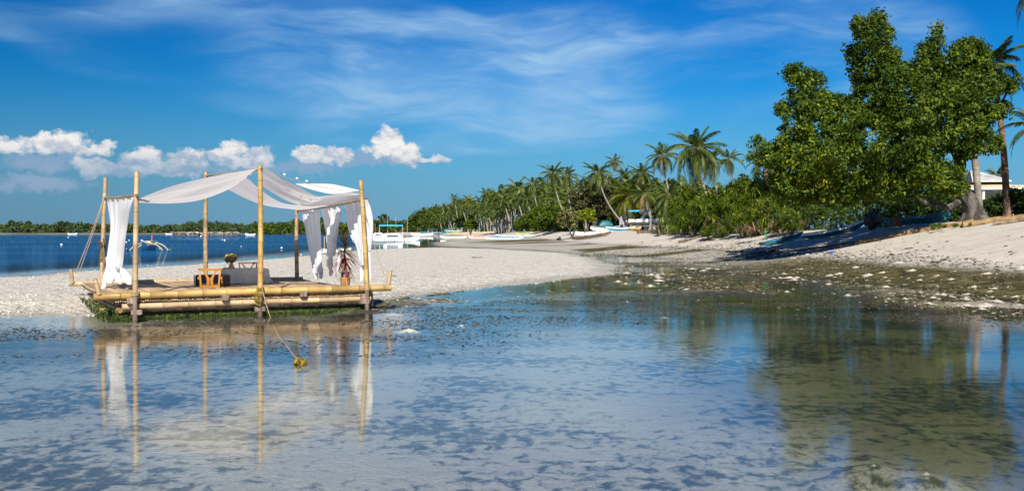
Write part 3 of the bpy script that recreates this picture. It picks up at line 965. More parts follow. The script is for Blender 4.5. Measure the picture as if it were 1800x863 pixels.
# long rails
mk = lambda s0, s1, t0, z0, z1, r_, mt, nm, bow=.01: rpart(nm, bamboo(MB(), P(s0, t0, z0), P(s1, t0, z1), r_, r_ * .95, .52, 14, bow, Z3), M[mt])
s0 = dline(164, .03)[0]; s1 = dline(688, .03)[0]
mk(s0, s1, .06, .435, .475, .070, 'bamboo', 'front_beam')
s0 = dline(214, 0.05)[0]; s1 = dline(652, 0.05)[0]
mk(s0, s1, .08, .232, .262, .060, 'bamboo_pale', 'lower_beam')
s0 = dline(121, 5.5)[0]
mk(s0, 4.75, 5.50, .43, .44, .062, 'bamboo_pale', 'back_beam')
mk(-.3, 4.7, 5.35, .22, .22, .062, 'bamboo_old', 'back_beam')
for s_ in (-.42, 4.62):
    rpart('side_beam', bamboo(MB(), P(s_, .15, .37), P(s_, 5.4, .37), .062, .058, .42, 10), M['bamboo_pale'])
for s_ in (-.30, .6, 1.55, 2.4, 3.3, 4.2):
    rpart('cross_beam', bamboo(MB(), P(s_, .12, .335), P(s_, 5.4, .335), .045, .045, .42, 8), M['bamboo_old'])
# pegs at the beam ends
for (xb, yb, xt, yt, tt) in ((127.5, 498, 124.5, 473, 5.45), (174.5, 518, 167, 490, .02), (683, 499, 686.5, 475, .05)):
    rpart('peg', bamboo(MB(), pl(xb, yb, tt), pl(xt, yt, tt), .046, .040, .3, 9), M['bamboo_pale'])
# float logs below, weed grown
for k in range(12):
    t0 = .30 + k * .45
    a = -.55 + rr.uniform(-.12, .12) if k % 2 else -.35
    mt = 'moss' if k in (0, 1, 2) else 'bamboo_old'
    rpart('float_pole', bamboo(MB(), P(a, t0, .035 + rr.uniform(-.01, .02)), P(4.45 + rr.uniform(-.1, .12), t0, .055), .078, .075, .4, 9), M[mt])
for s_ in (-.28, .35, .95, 1.6, 2.25, 2.9, 3.5, 4.05):
    rpart('cross_beam', bamboo(MB(), P(s_, .16 if s_ > -.2 else .0, .17), P(s_ + rr.uniform(-.05, .05), 5.5, .17), .05, .05, .4, 8), M['bamboo'] if s_ < 0.5 else M['bamboo_old'])
# moss skirts: ragged tufts hanging from the front and the left side
rs2 = np.random.RandomState(3)
mv, mf, mt_ = [], [], []
for k in range(2600):
    if rs2.rand() < .62:
        q = P(rs2.uniform(-.45, 4.5), rs2.uniform(-.02, .18), 0)
        if rs2.rand() < .9 and vnoise(np.array([q.x * 2.2]), np.array([0.]), 3)[0] < .5: continue
        hh_ = .08
    else:
        q = P(rs2.uniform(-.62, -.30), rs2.uniform(-.02, 5.2), 0)
        hh_ = .17
    z0 = rs2.uniform(.0, hh_)
    a = rs2.rand() * 6.28; ww = rs2.uniform(.008, .022); l_ = rs2.uniform(.03, .085)
    e = Vector((math.cos(a), math.sin(a), 0)) * ww
    j = Vector((rs2.normal() * .03, rs2.normal() * .03, -l_))
    b = len(mv)
    q = q + Z3 * z0
    mv += [q - e, q + e, q + e * .4 + j, q - e * .4 + j]
    mf.append((b, b + 1, b + 2, b + 3)); mt_ += [rs2.uniform(.6, 1.5)] * 4
o_ = obj('moss_fringe', mesh_np('moss_fringe', [tuple(q - RB) for q in mv], mf, M['moss'], mt_), raft)
tag(o_, kind='stuff')
# deck slats, front to back; too thin to pick out singly
mb = MB()
ns = 86
for k in range(ns):
    s_ = -.50 + k * (5.12 / (ns - 1))
    wv_ = .0215 + rr.uniform(-.002, .003)
    z_ = .435 + rr.uniform(-.004, .006)
    ta, tb = -.0 + rr.uniform(-.03, .03) + .13, 5.42 + rr.uniform(-.06, .06)
    tn = rr.uniform(.62, 1.25)
    prev = None
    rings = []
    for q in range(7):
        tt = ta + (tb - ta) * q / 6
        c = P(s_ + rr.uniform(-.004, .004), tt, z_ + .012 * math.sin(q * 1.3 + k * .15))
        rings.append([c - U * wv_ - Z3 * .008, c + U * wv_ - Z3 * .008, c + U * wv_ * .8 + Z3 * .010, c - U * wv_ * .8 + Z3 * .010])
    mb.loft(rings, tn)
o_ = rpart('deck_slats', mb, M['slats'], False); tag(o_, kind='stuff')
# slat ends seen in the gap between the two rails
mb = MB()
for k in range(120):
    s_ = -.35 + k * .041
    c = P(s_, .02, .338 + rr.uniform(-.008, .008))
    mb.tube([c, c + V * .2], [.013, .013], 6, rr.uniform(.5, 1.3))
o_ = rpart('slat_ends', mb, M['slats']); tag(o_, kind='stuff')
mb = MB()
mb.box(P(2.2, .30, .25), (5.1, .02, .34), Matrix.Rotation(R(24.3), 3, 'Z'))
rpart('skirt_board', mb, M['old_wood'], False)
# wooden blocks wedged between the rails
for x, y in ((229, 529), (396, 523.5), (533, 517), (640, 521)):
    c = pl(x, y, -.02)
    mb = MB(); mb.box(c, (.13, .12, .115), Matrix.Rotation(R(24.3), 3, 'Z'), 1.3, .012)
    rpart('block', mb, M['old_wood'], False)
for x, y in ((240, 549), (457, 543), (640, 530)):
    mb = MB(); mb.box(pl(x, y, -.03), (.20, .14, .10), Matrix.Rotation(R(24.3), 3, 'Z'), 1.2, .015)
    rpart('block', mb, M['old_wood'], False)
# bars that carry the cloth
bar = lambda a, b, r_=.026, mt='bamboo_old': rpart('cloth_bar', bamboo(MB(), a, b, r_, r_, .3, 8, .02, -Z3), M[mt])
ridge0 = pl(458, 297, -.05); ridge1 = pl(362, 309, 5.0)
bar(ridge0 - (ridge1 - ridge0).normalized() * .12, ridge1 + (ridge1 - ridge0).normalized() * .1)
lb0 = pl(239, 343, -.06); lb1 = pl(184, 347.5, 5.4)
bar(lb0 - (lb1 - lb0).normalized() * .15, lb1 + (lb1 - lb0).normalized() * .1)
rb0 = pl(648, 348.5, -.04); rb1 = pl(523, 371, 5.1)
bar(rb0, rb1)
# lashings
def coil(mb, c, r_, n, h, thick=.012, axis=Z3, seed=0):
    q = random.Random(seed)
    ax = Vector(axis).normalized(); e1 = ax.orthogonal().normalized(); e2 = ax.cross(e1)
    path = []
    for i in range(n * 10 + 1):
        a = 2 * math.pi * i / 10
        path.append(Vector(c) + e1 * math.cos(a) * r_ + e2 * math.sin(a) * r_ + ax * (h * (i / (n * 10) - .5) + q.uniform(-.006, .006)))
    return mb.tube(path, thick, 5, [q.uniform(.8, 1.15) for _ in path])
mb = MB()
coil(mb, pl(457.5, 509, -.06), .066, 3, .08, .009, Z3, 1)
coil(mb, pl(457.5, 518, -.06), .070, 2, .06, .009, U + Z3 * .6, 2)
for k in range(3):
    a = pl(452, 508, -.12); b = pl(447 + k * 2.4, 528, -.14)
    mb.tube([a, (a + b) / 2 - V * .04 + U * .03 * (k - 1.5), b], .011, 5)
rpart('lashing', mb, M['rope_yellow'])
mb = MB()
for k in range(4):
    coil(mb, pl(449 + k * 2.2, 527 + (k % 3) * 2.3, -.15),   .032 + .009 * (k % 3), 2, .03, .010, Vector((rr.uniform(-1, 1), 1, rr.uniform(-.6, .6))), k + 20)
rpart('rope_bundle', mb, M['rope_yellow'])
for i in (0, 2):
    mb = MB(); c = posts[i][0] + Z3 * .06
    coil(mb, c, .068, 4, .07, .009, Z3, 5 + i)
    rpart('lashing', mb, M['rope'])
mb = MB()
a3, b3 = posts[3]
for k in range(9):
    kk = (.20 + .019 * k * 1.1)
    coil(mb, a3 + (b3 - a3) * (kk + .05), .064, 2, .03, .010, b3 - a3, 40 + k)
rpart('lashing', mb, M['rope_yellow'])
# guy ropes
def rope(name, a, b, sag, thick, mat, parent=None):
    mb = MB(); a = Vector(a); b = Vector(b)
    mb.tube([a + (b - a) * (k / 12) - Z3 * sag * 4 * (k / 12) * (1 - k / 12) for k in range(13)], thick, 5, [rr.uniform(.8, 1.1) for k in range(13)])
    return mb
rpart('guy_rope', rope('g', pl(184, 345, 5.4), pl(133, 480, 5.5), .04, .010, None), M['rope'])
rpart('guy_rope', rope('g', pl(184, 349, 5.4), pl(138, 482, 5.5), .02, .008, None), M['rope'])
rpart('guy_rope', rope('g', pl(637, 352, .05), pl(681, 498, .05), .10, .006, None), M['rope'])
mb = rope('g', pl(462, 296, -.05), pl(628, 336, 0.2), .10, .005, None)
rpart('guy_rope', mb, M['rope'])
# spiky dried plant tied to the back pole
def blades(n, seed, L, wdt, up=0.3, droop=.3, spread=1.0, segs=4, tone=(0, 1)):
    q = np.random.RandomState(seed)
    vs, fs, ts = [], [], []
    for k in range(n):
        a = q.rand() * 6.283; e = up + q.normal() * .45 * spread
        d = Vector((math.cos(a) * math.cos(e), math.sin(a) * math.cos(e), math.sin(e)))
        side = d.cross(Z3).normalized()
        l_ = L * q.uniform(.65, 1.15); dr = droop * q.uniform(.4, 1.5)
        tn = q.uniform(*tone); b = len(vs)
        for i in range(segs + 1):
            f_ = i / segs
            c = d * l_ * f_ + Vector((0, 0, -dr * l_ * f_ * f_))
            w_ = wdt * (1 - f_ ** 2) * (.6 + .8 * min(f_ * 3, 1)) + .001
            vs += [c - side * w_ * .5 + Z3 * w_ * .12, c + side * w_ * .5 + Z3 * w_ * .12]; ts += [tn, tn]
        for i in range(segs):
            fs.append((b + 2 * i, b + 2 * i + 1, b + 2 * i + 3, b + 2 * i + 2))
    return vs, fs, ts
vs, fs, ts = blades(26, 4, .42, .022, .1, .15, 1.0, 3, (0, .6))
o_ = obj('dried_leaves', mesh_np('dried_leaves', vs, fs, M['leaf_cordyline'], ts)); c = pl(184, 434, 5.35)
tp = thing('tied_plant', 'spiky dried reddish plant tied to the leftmost back pole', 'plant', c)
o_.parent = tp
vs, fs, ts = blades(14, 9, .40, .022, -.5, .25, .5, 3, (0, .6))
o_ = obj('dried_leaves', mesh_np('dried_leaves', vs, fs, M['leaf_cordyline'], ts), tp, (0.02, 0, -.25))
mb = MB(); mb.tube([(0.02, -.07, -.55), (0.03, -.09, -.2), (0.0, -.08, .1)], [.03, .028, .012], 7)
mb.build('stem', M['old_wood'], tp)

# ------------------------------------------------------------------ canopy strips
def spl(pts, n):
    """Catmull-Rom through 3-D points"""
    pts = [Vector(p) for p in pts]
    ex = [pts[0] * 2 - pts[1]] + pts + [pts[-1] * 2 - pts[-2]]
    L = len(pts) - 1
    out_ = []
    for i in range(n):
        f_ = i / (n - 1) * L
        k = min(int(f_), L - 1); u = f_ - k
        p0, p1, p2, p3 = ex[k:k + 4]
        out_.append(0.5 * ((2 * p1) + (p2 - p0) * u + (2 * p0 - 5 * p1 + 4 * p2 - p3) * u * u + (3 * p1 - p0 - 3 * p2 + p3) * u ** 3))
    return out_


def strip(name, label, e1, e2, sag=.05, wr=.022, seed=0, nu=60, nv=18):
    A, B = spl(e1, nu), spl(e2, nu)
    g = np.random.RandomState(seed)
    ph = g.rand(6) * 6.28
    vs = []
    for i in range(nu):
        f_ = i / (nu - 1)
        for j in range(nv):
            h = j / (nv - 1)
            p = A[i].lerp(B[i], h)
            env = math.sin(math.pi * h) ** .6 * (.25 + .75 * math.sin(math.pi * f_) ** .5)
            wv_ = math.sin(9 * h + 2.5 * f_ + ph[0]) + .7 * math.sin(15 * h - 5 * f_ + ph[1]) + .5 * math.sin(23 * h + 7 * f_ + ph[2]) + .4 * math.sin(8 * f_ + 4 * h + ph[3])
            p = p + Z3 * (-sag * math.sin(math.pi * h) * math.sin(math.pi * f_) + wr * wv_ * env)
            vs.append(p)
    c = (A[nu // 2] + B[nu // 2]) / 2
    fs = [(i * nv + j, (i + 1) * nv + j, (i + 1) * nv + j + 1, i * nv + j + 1) for i in range(nu - 1) for j in range(nv - 1)]
    me = mesh_np(name, [tuple(q - c) for q in vs], fs, M['cotton'], None, True)
    o_ = obj(name, me, None, c)
    return tag(o_, label, 'canopy', 'canopy cloths over the raft')


strip('canopy_cloth', 'white canopy cloth gathered at the left front pole and rising to the ridge',
      [pl(242, 350.5, -.02), pl(300, 328, -.02), pl(370, 311, -.02), pl(455, 296, -.02)],
      [pl(243, 356, .4), pl(300, 357.5, 1.7), pl(350, 352, 2.3), pl(400, 334, 2.4), pl(434, 312, 1.7)], .05, .022, 1)
strip('canopy_cloth', 'grey shaded canopy cloth sagging from the centre pole to the right pole',
      [pl(463, 295, -.02), pl(500, 316, .05), pl(530, 331, .1), pl(556, 344.5, .25), pl(582, 343, .25), pl(606, 339, .15), pl(637, 338, .02)],
      [pl(459, 326, 1.1), pl(492, 347, 1.0), pl(515, 357, .95), pl(540, 362.5, .9), pl(570, 361, .9), pl(598, 356, .9), pl(640, 349.5, .2)], .0, .014, 2)
strip('canopy_cloth', 'sunlit topmost white canopy cloth beside the right front pole of the raft',
      [pl(520, 324, .35), pl(545, 332.5, .35), pl(580, 340.5, .3), pl(606, 339, .25), pl(633, 335, .1)],
      [pl(520, 323, 1.1), pl(545, 323, 1.3), pl(577, 323.5, 1.3), pl(595, 326, 1.1), pl(631, 334.5, .15)], .0, .006, 3)
strip('canopy_cloth', 'lowest sagging canopy cloth across the back of the raft',
      [pl(430, 309, 1.6), pl(455, 331, 1.9), pl(480, 349, 2.0), pl(503, 358.5, 2.1), pl(540, 361, 2.1), pl(577, 361.5, 2.1)],
      [pl(388, 326, 4.6), pl(424, 345, 4.5), pl(460, 359.5, 4.3), pl(500, 366.5, 4.2), pl(535, 368.5, 4.2), pl(572, 364, 3.3)], .01, .010, 4)
for x, y in ((500, 306.5), (522, 313.5), (539, 318)):
    tgm = MB(); tgm.box(pl(x, y, .1), (.045, .008, .03), Matrix.Rotation(R(20), 3, 'Y'))
    rpart('rope_tag', tgm, M['cotton'], False)


# ------------------------------------------------------------------ curtains
def curtain(label, rows, tails, folds=6, amp=.05, seed=0, nu=44):
    """rows: (y, x left, t left, x right, t right); cloth gathered towards the knots"""
    g = np.random.RandomState(seed); ph = g.rand(8) * 6.28
    Ls = spl([pl(x0, y, t0) for y, x0, t0, x1, t1 in rows], 40)
    Rs = spl([pl(x1, y, t1) for y, x0, t0, x1, t1 in rows], 40)
    vs = []
    for i in range(40):
        f_ = i / 39
        wdt = (Rs[i] - Ls[i]).length
        n_ = (Rs[i] - Ls[i]).cross(Z3).normalized()
        for j in range(nu):
            h = j / (nu - 1)
            k = folds
            w_ = math.sin(2 * math.pi * k * h + ph[0] + 1.3 * f_) + .55 * math.sin(2 * math.pi * k * 1.7 * h + ph[1] - 2 * f_) + .35 * math.sin(2 * math.pi * k * 2.9 * h + ph[2])
            p = Ls[i].lerp(Rs[i], h) + n_ * amp * w_ * (.30 + .70 * f_)
            vs.append(p)
    c = (Ls[0] + Rs[0]) / 2
    fs = [(i * nu + j, (i + 1) * nu + j, (i + 1) * nu + j + 1, i * nu + j + 1) for i in range(39) for j in range(nu - 1)]
    root = thing('curtain', label, 'curtain', c, 0, 'curtains of the raft')
    obj('drape', mesh_np('drape', [tuple(q - c) for q in vs], fs, M['cotton'], None, True), root)
    for (pts, rad) in tails:       # gathered tail ends with a knot
        path = spl([pl(x, y, tt) - c for x, y, tt in pts], 14)
        rd = np.interp(np.linspace(0, 1, 14), np.linspace(0, 1, len(rad)), rad) * .78
        n_ = 22; vs2 = []
        p7 = g.rand(3) * 6.28
        for i, (p, r_) in enumerate(zip(path, rd)):
            for k in range(n_):
                a = 2 * math.pi * k / n_
                q = r_ * (1 + .22 * math.sin(4 * a + p7[0] + i * .12) + .16 * math.sin(7 * a + p7[1] - i * .2))
                vs2.append(p + Vector((math.cos(a) * q, math.sin(a) * q, 0)))
        fs2 = [(i * n_ + k, i * n_ + (k + 1) % n_, (i + 1) * n_ + (k + 1) % n_, (i + 1) * n_ + k) for i in range(13) for k in range(n_)]
        obj('knotted_tail', mesh_np('knotted_tail', vs2, fs2, M['cotton'], None, True), root)
    return root


curtain('white curtain on the left side of the raft, knotted into three tails above the deck',
        [(346, 187, 5.1, 237, .15), (365, 190, 4.9, 230, .5), (395, 193, 4.4, 225, 1.2), (425, 190, 4.2, 220.5, 1.6), (450, 186.5, 3.9, 218, 2.0), (468, 187, 3.7, 215, 2.2), (474, 192, 3.4, 211, 2.4)],
        [([(189, 452, 3.7), (189, 472, 3.5), (186, 486, 3.3), (183, 500, 3.1), (180, 512, 3.0)], [.05, .035, .07, .075, .05, .06, .04]),
         ([(203, 462, 3.0), (200, 475, 2.9), (197, 485, 2.9), (193, 498, 2.8)], [.06, .08, .10, .11, .05]),
         ([(207, 468, 2.8), (207, 485, 2.7), (209, 494, 2.6), (211, 500, 2.6)], [.06, .05, .06, .085, .06, .03]),
         ([(212, 462, 2.4), (215, 472, 2.3), (222, 486, 2.2), (228, 500, 2.1)], [.05, .04, .09, .13, .06])], 5, .045, 2)
curtain('white curtain farthest left of the four on the right side of the raft',
        [(369, 530, 4.85, 562, 3.5), (390, 533, 4.7, 562, 3.4), (420, 539, 4.4, 563, 3.3), (450, 546, 4.2, 562, 3.3), (464, 550, 4.0, 562, 3.3), (480, 553, 3.9, 563, 3.4)],
        [([(559, 458, 3.5), (562, 468, 3.5), (563.5, 478, 3.5), (564, 490, 3.5)], [.05, .035, .07, .055, .035]),
         ([(555, 472, 3.8), (555, 480, 3.8), (556, 490, 3.8)], [.06, .05, .07, .05])], 5, .045, 3)
curtain('white curtain behind the red potted plant, tied to a hanging tail',
        [(363, 562.5, 3.3, 600, 1.75), (385, 568, 3.2, 597, 1.8), (405, 573, 3.0, 592, 1.9), (425, 577, 2.9, 588, 2.0), (442, 578.5, 2.7, 586, 2.1), (450, 580, 2.6, 584, 2.2)],
        [([(582, 446, 2.5), (579, 460, 2.5), (580, 470, 2.5), (582, 477, 2.5), (581, 485, 2.5)], [.035, .075, .08, .035, .06, .03]),
         ([(598, 440, 1.8), (597, 460, 1.8), (595, 472, 1.8), (595, 482, 1.8)], [.04, .05, .075, .05, .05])], 4, .05, 4)
curtain('wide white curtain to the left of the right front pole of the raft',
        [(355, 603, 1.6, 644, .1), (375, 609, 1.5, 645, .15), (395, 612, 1.4, 645, .15), (415, 618, 1.2, 645, .2), (435, 628, 1.0, 644, .25), (455, 634, .8, 643.5, .3), (466, 637, .7, 643, .35)],
        [([(637, 458, .6), (636, 472, .6), (636, 484, .6), (635, 494, .6)], [.045, .05, .055, .045, .03])], 5, .05, 5)
curtain('narrow white curtain billowing on the outside of the right front pole',
        [(351, 641, .12, 645.5, -.02), (365, 643, .15, 651, .0), (385, 645, .2, 654.5, .0), (410, 646, .2, 653.5, .0), (430, 646, .2, 650, .05), (441, 646.5, .2, 648.5, .1)],
        [([(647.5, 438, .15), (648.5, 455, .15), (648.5, 475, .15), (649.5, 487, .15), (649.5, 496, .15)], [.03, .035, .04, .045, .055, .03])], 3, .03, 6)

# ------------------------------------------------------------------ furniture on the deck
DK = .452
ROT = R(24.3)


def onto(o_, x, y):
    d = F * (EYE - DK) / (y - HOR)
    o_.location = ((x - 900) * d / F, d, DK)


def lowchair(label, mat, pad, rotz):
    th = thing('floor_chair', label, 'chair', (0, 0, 0), rotz, 'legless chairs at the low table')
    for sx in (-1, 1):
        mb = MB()
        mb.loft([[Vector((sx * (.185 + .03 * k) + a, b + .05 * k * k - .02, z_)) for a, b in ((-.017, -.014), (.017, -.014), (.017, .014), (-.017, .014))]
                 for k, z_ in ((0.15, 0), (0, .10), (.35, .22), (1.0, .405))], 1.0)
        mb.build('back_post', M[mat], th)
    mb = MB()
    mb.loft([[Vector((x, .022 - .03 * (1 - (x / .22) ** 2), .395 + a)) + Vector((0, b, 0)) for a, b in ((-.022, -.014), (-.022, .014), (.024, .014), (.024, -.014))] for x in np.linspace(-.235, .235, 9)], 1.0)
    mb.build('top_rail', M[mat], th)
    mb = MB(); mb.box((0, 0, .035), (.36, .03, .06), None, 1.0, .006)
    mb.build('bottom_rail', M[mat], th)
    mb = MB()
    for sx in (-1, 1):
        mb.loft([[Vector((sx * (.022 + q * .115) + a, -.012 + .02 * q + b, .06 + .315 * f_)) for a, b in ((-w_, -.009), (w_, -.009), (w_, .009), (-w_, .009))]
                 for f_, q, w_ in ((0, 0, .045), (.35, .02, .040), (.55, .22, .026), (.8, .65, .022), (1, 1.0, .024))], 1.0)
    mb.build('splat', M[mat], th)
    for sx in (-1, 1):
        mb = MB()
        mb.loft([[Vector((sx * .235 + a, y_, z_ + b)) for a, b in ((-.018, -.016), (.018, -.016), (.018, .016), (-.018, .016))] for y_, z_ in ((.0, .205), (.15, .235), (.30, .235), (.40, .20), (.43, .14), (.44, .0))], 1.0)
        mb.build('arm', M[mat], th)
    mb = MB(); mb.box((0, .22, .055), (.40, .42, .07), None, 1.0, .02)
    mb.build('seat', M[pad], th)
    return th


ch = lowchair('orange brown wooden floor chair with a Y shaped splat at the front of the deck', 'chairwood', 'leather', R(14)); onto(ch, 369, 506.5)
ch2 = lowchair('dark brown wooden floor chair mostly hidden behind the low table', 'darkwood', 'leather', R(14 + 180)); onto(ch2, 436, 492); ch2.location.z += .03
mb = MB(); mb.box((0, 0, .125), (.74, .26, .25), None, 1.0, .03)
bn = thing('low_settle', 'low dark seat with a beige end panel behind the orange floor chair', 'seat', (0, 0, 0), R(20))
mb.build('backrest', M['leather'], bn)
mb = MB(); mb.box((-.385, -.02, .122), (.035, .25, .245), None, 1.0, .01); mb.build('end_panel', M['linen'], bn)
onto(bn, 374, 502.5)
# low table with its cloth
tb = thing('low_table', 'low table on the raft deck laid with a grey linen cloth', 'table', (0, 0, 0), ROT)
onto(tb, 428, 497)
TX, TY, TZ = .50, .42, .335
mb = MB(); mb.box((0, 0, TZ - .03), (TX * 2 - .03, TY * 2 - .03, .03), None, 1.0, .004); mb.build('tabletop', M['darkwood'], tb)
for sx in (-1, 1):
    for sy in (-1, 1):
        mb = MB(); mb.box((sx * (TX - .07), sy * (TY - .07), (TZ - .045) / 2), (.05, .05, TZ - .045), None, 1.0); mb.build('leg', M['darkwood'], tb)
cl = thing('tablecloth', 'grey linen cloth draped to the deck over the low table', 'tablecloth', tb.location, ROT)
per = []
for (x0, y0, x1, y1) in ((-TX, -TY, TX, -TY), (TX, -TY, TX, TY), (TX, TY, -TX, TY), (-TX, TY, -TX, -TY)):
    for k in range(26):
        f_ = k / 26
        per.append((x0 + (x1 - x0) * f_, y0 + (y1 - y0) * f_, (y1 - y0) / max(abs(y1 - y0), abs(x1 - x0)), -(x1 - x0) / max(abs(y1 - y0), abs(x1 - x0)), f_))
rings = []
for zf in (0, .04, .2, .5, .8, 1.0):
    ring = []
    for i, (x, y, nx_, ny_, f_) in enumerate(per):
        fl = (.010 + .035 * zf * (.5 + .5 * math.sin(i * .55 + .7 * math.sin(i * .21)))) * (1 + zf)
        ring.append(Vector((x + nx_ * fl, y + ny_ * fl, (TZ + .002) * (1 - zf) + .012 * zf)))
    rings.append(ring)
mb = MB(); mb.loft(rings, 1.0, True, False)
mb.build('skirt', M['linen'], cl)
mb = MB()
top = [Vector((p[0] + p[2] * .010, p[1] + p[3] * .010, TZ + .002)) for p in per]
mb.add(top + [Vector((0, 0, TZ + .004))], [(i, (i + 1) % len(top), len(top)) for i in range(len(top))])
mb.build('top_cloth', M['linen'], cl)
tw = tb.location
cz = Vector((tw.x, tw.y, DK + TZ + .006))
UR = Vector((math.cos(ROT), math.sin(ROT), 0)); VR = Vector((-math.sin(ROT), math.cos(ROT), 0))
plt = thing('plate', 'white plate under the fruit bowl on the low table', 'plate', cz + UR * -.32 + VR * .02)
mb = MB(); mb.lathe((0, 0, 0), [(.02, 0), (.10, .001), (.15, .014), (.145, .018), (.10, .008), (.01, .007)], 20); mb.build('plate_body', M['white'], plt)
bw = thing('fruit_bowl', 'dark carved bowl on a brown foot at the left end of the low table', 'bowl', cz + UR * -.27 + VR * .05 + Z3 * .012)
mb = MB(); mb.lathe((0, 0, 0), [(.075, 0), (.07, .02), (.045, .07), (.035, .11), (.05, .135)], 14); mb.build('foot', M['terracotta'], bw)
mb = MB(); mb.lathe((0, 0, .12), [(.04, 0), (.09, .025), (.128, .08), (.14, .15), (.132, .15), (.115, .085), (.05, .04)], 18); mb.build('bowl_body', M['darkwood'], bw)
g = random.Random(4)
bt = bw.location + Z3 * .235
for k, (ax_, ay_, az_, rr_, mt, nm, lab) in enumerate([(-.07, -.06, .035, .055, 'fruit_orange', 'mango', 'orange yellow mango at the left front of the fruit bowl'), (.05, -.07, .04, .055, 'fruit_green', 'mango', 'green mango at the right front of the fruit bowl'),
                                                      (.0, .06, .05, .060, 'fruit_green', 'papaya', 'round green papaya at the back of the fruit bowl'), (.07, .03, .055, .05, 'fruit_orange', 'orange', 'orange fruit at the right of the fruit bowl')]):
    mb = MB(); mb.ball((0, 0, 0), rr_, 12, 1.0, (1.15, .9, .95))
    o_ = mb.build(nm, M[mt]); o_.location = bt + Vector((ax_, ay_, az_)); tag(o_, lab, 'fruit')
vs, fs, ts = blades(18, 6, .19, .03, .1, .15, .8, 3, (.1, .6))
pn = obj('pineapple_top', mesh_np('pineapple_top', vs, fs, M['leaf_pandan'], ts), None, bt + Vector((-.13, -.02, -.06)))
tag(pn, 'green pineapple top sticking out left of the fruit bowl', 'fruit')
gl_ = thing('drinking_glass', 'clear drinking glass standing left of the fruit bowl', 'glass', cz + UR * -.44 + VR * -.03)
mb = MB(); mb.lathe((0, 0, 0), [(.030, 0), (.038, .10), (.034, .10), (.027, .012)], 14); mb.build('glass_body', M['glass'], gl_)
# potted cordyline
pot = thing('potted_plant', 'red leaved spiky plant in a black pot standing in a clay pot on the raft', 'plant', (0, 0, 0)); onto(pot, 607, 501.5)
mb = MB(); mb.lathe((0, 0, 0), [(.093, 0), (.10, .01), (.118, .145), (.128, .15), (.128, .178), (.118, .18), (.11, .13)], 22); mb.build('clay_pot', M['terracotta'], pot)
mb = MB(); mb.lathe((0, 0, .12), [(.085, 0), (.098, .16), (.106, .162), (.106, .178), (.098, .178), (.094, .14)], 20); mb.build('inner_pot', M['blackplastic'], pot)
mb = MB(); mb.lathe((0, 0, .27), [(.09, 0), (.05, .012), (.01, .015)], 14); mb.build('soil', M['soil'], pot)
mb = MB(); mb.tube([(0, 0, .25), (-.01, .01, .5), (-.02, 0, .75), (-.035, 0, .98)], [.022, .018, .016, .012], 8); mb.build('stem', M['old_wood'], pot)
for z_, n_, L_, up_, dr_, tn_, sd in ((.50, 22, .42, -.75, .25, (0, .55), 1), (.62, 30, .50, -.30, .35, (0, .6), 2), (.74, 36, .54, .05, .28, (.05, .7), 3), (.86, 30, .48, .40, .15, (.3, .9), 4), (.95, 20, .44, 1.0, .05, (.6, 1.0), 5)):
    vs, fs, ts = blades(n_, sd + 30, L_, .028, up_, dr_, .75, 4, tn_)
    obj('leaf_whorl', mesh_np('leaf_whorl', vs, fs, M['leaf_cordyline'], ts), pot, (-.03 * z_, 0, z_))
# mooring line running into the water, with a clump of line and weed
mr = thing('mooring_rope', 'slack mooring rope running from the raft into the shallow water', 'rope', pl(461, 510, -.12))
pts_ = [pl(461, 508, -.12), pl(468, 535, -.35), pl(476, 560, -.9)] + [pt(x, y, F * (EYE + .0) / (y - HOR)) for x, y in ((488, 588), (503, 606), (517, 625), (529, 637))]
mb = MB(); mb.tube([q - mr.location for q in spl(pts_, 40)], .008, 5); mb.build('line', M['rope'], mr)
cpos = pt(530, 640, F * EYE / (640 - HOR))
rk = thing('rope_clump', 'tangled clump of yellow rope lying in the shallow water', 'rope', cpos)
mb = MB()
for k in range(7):
    coil(mb, (rr.uniform(-.07, .07), rr.uniform(-.06, .06), rr.uniform(.0, .06)), rr.uniform(.03, .06), 2, .03, .011, Vector((rr.uniform(-1, 1), rr.uniform(-1, 1), .8)), 60 + k)
mb.build('tangle', M['rope_yellow'], rk)


# ------------------------------------------------------------------ vegetation builders
def leaf_mesh(name, cen, rad, per, size, mat, seed, up=.35, tone=(0, 1), shell=.55, aspect=.5, out=.5, ctone=None):
    """many small leaf blades spread through the clumps"""
    g = np.random.RandomState(seed)
    cen = np.asarray(cen, float); rad = np.asarray(rad, float)
    N = len(cen); Mn = N * per
    c = np.repeat(cen, per, 0); r = np.repeat(rad, per)
    d = g.normal(size=(Mn, 3)); d /= np.linalg.norm(d, axis=1)[:, None]
    rr_ = (shell + (1 - shell) * g.rand(Mn)) ** 1.0 * r * np.where(g.rand(Mn) < .25, g.rand(Mn), 1)
    p = c + d * rr_[:, None] * np.array([1, 1, .8])
    n = g.normal(size=(Mn, 3)) * .75 + d * out + np.array([0, -.25, up])
    n /= np.linalg.norm(n, axis=1)[:, None]
    t_ = g.normal(size=(Mn, 3)); t_ -= n * (t_ * n).sum(1)[:, None]; t_ /= np.linalg.norm(t_, axis=1)[:, None]
    b = np.cross(n, t_)
    L = size * g.uniform(.65, 1.35, Mn)[:, None]; Wd = L * aspect
    sag_ = n * L * -.12
    V_ = np.stack([p - t_ * L * .5 + sag_, p + b * Wd * .5 - t_ * L * .02, p + t_ * L * .5 + sag_, p - b * Wd * .5 - t_ * L * .02], 1).reshape(-1, 3)
    F_ = np.arange(Mn * 4).reshape(-1, 4)
    base = g.uniform(tone[0], tone[1], N) if ctone is None else np.asarray(ctone)
    tn = np.clip(np.repeat(base, per) * .55 + g.rand(Mn) * .45, 0, 1)
    return mesh_np(name, V_, F_, mat, np.repeat(tn, 4))


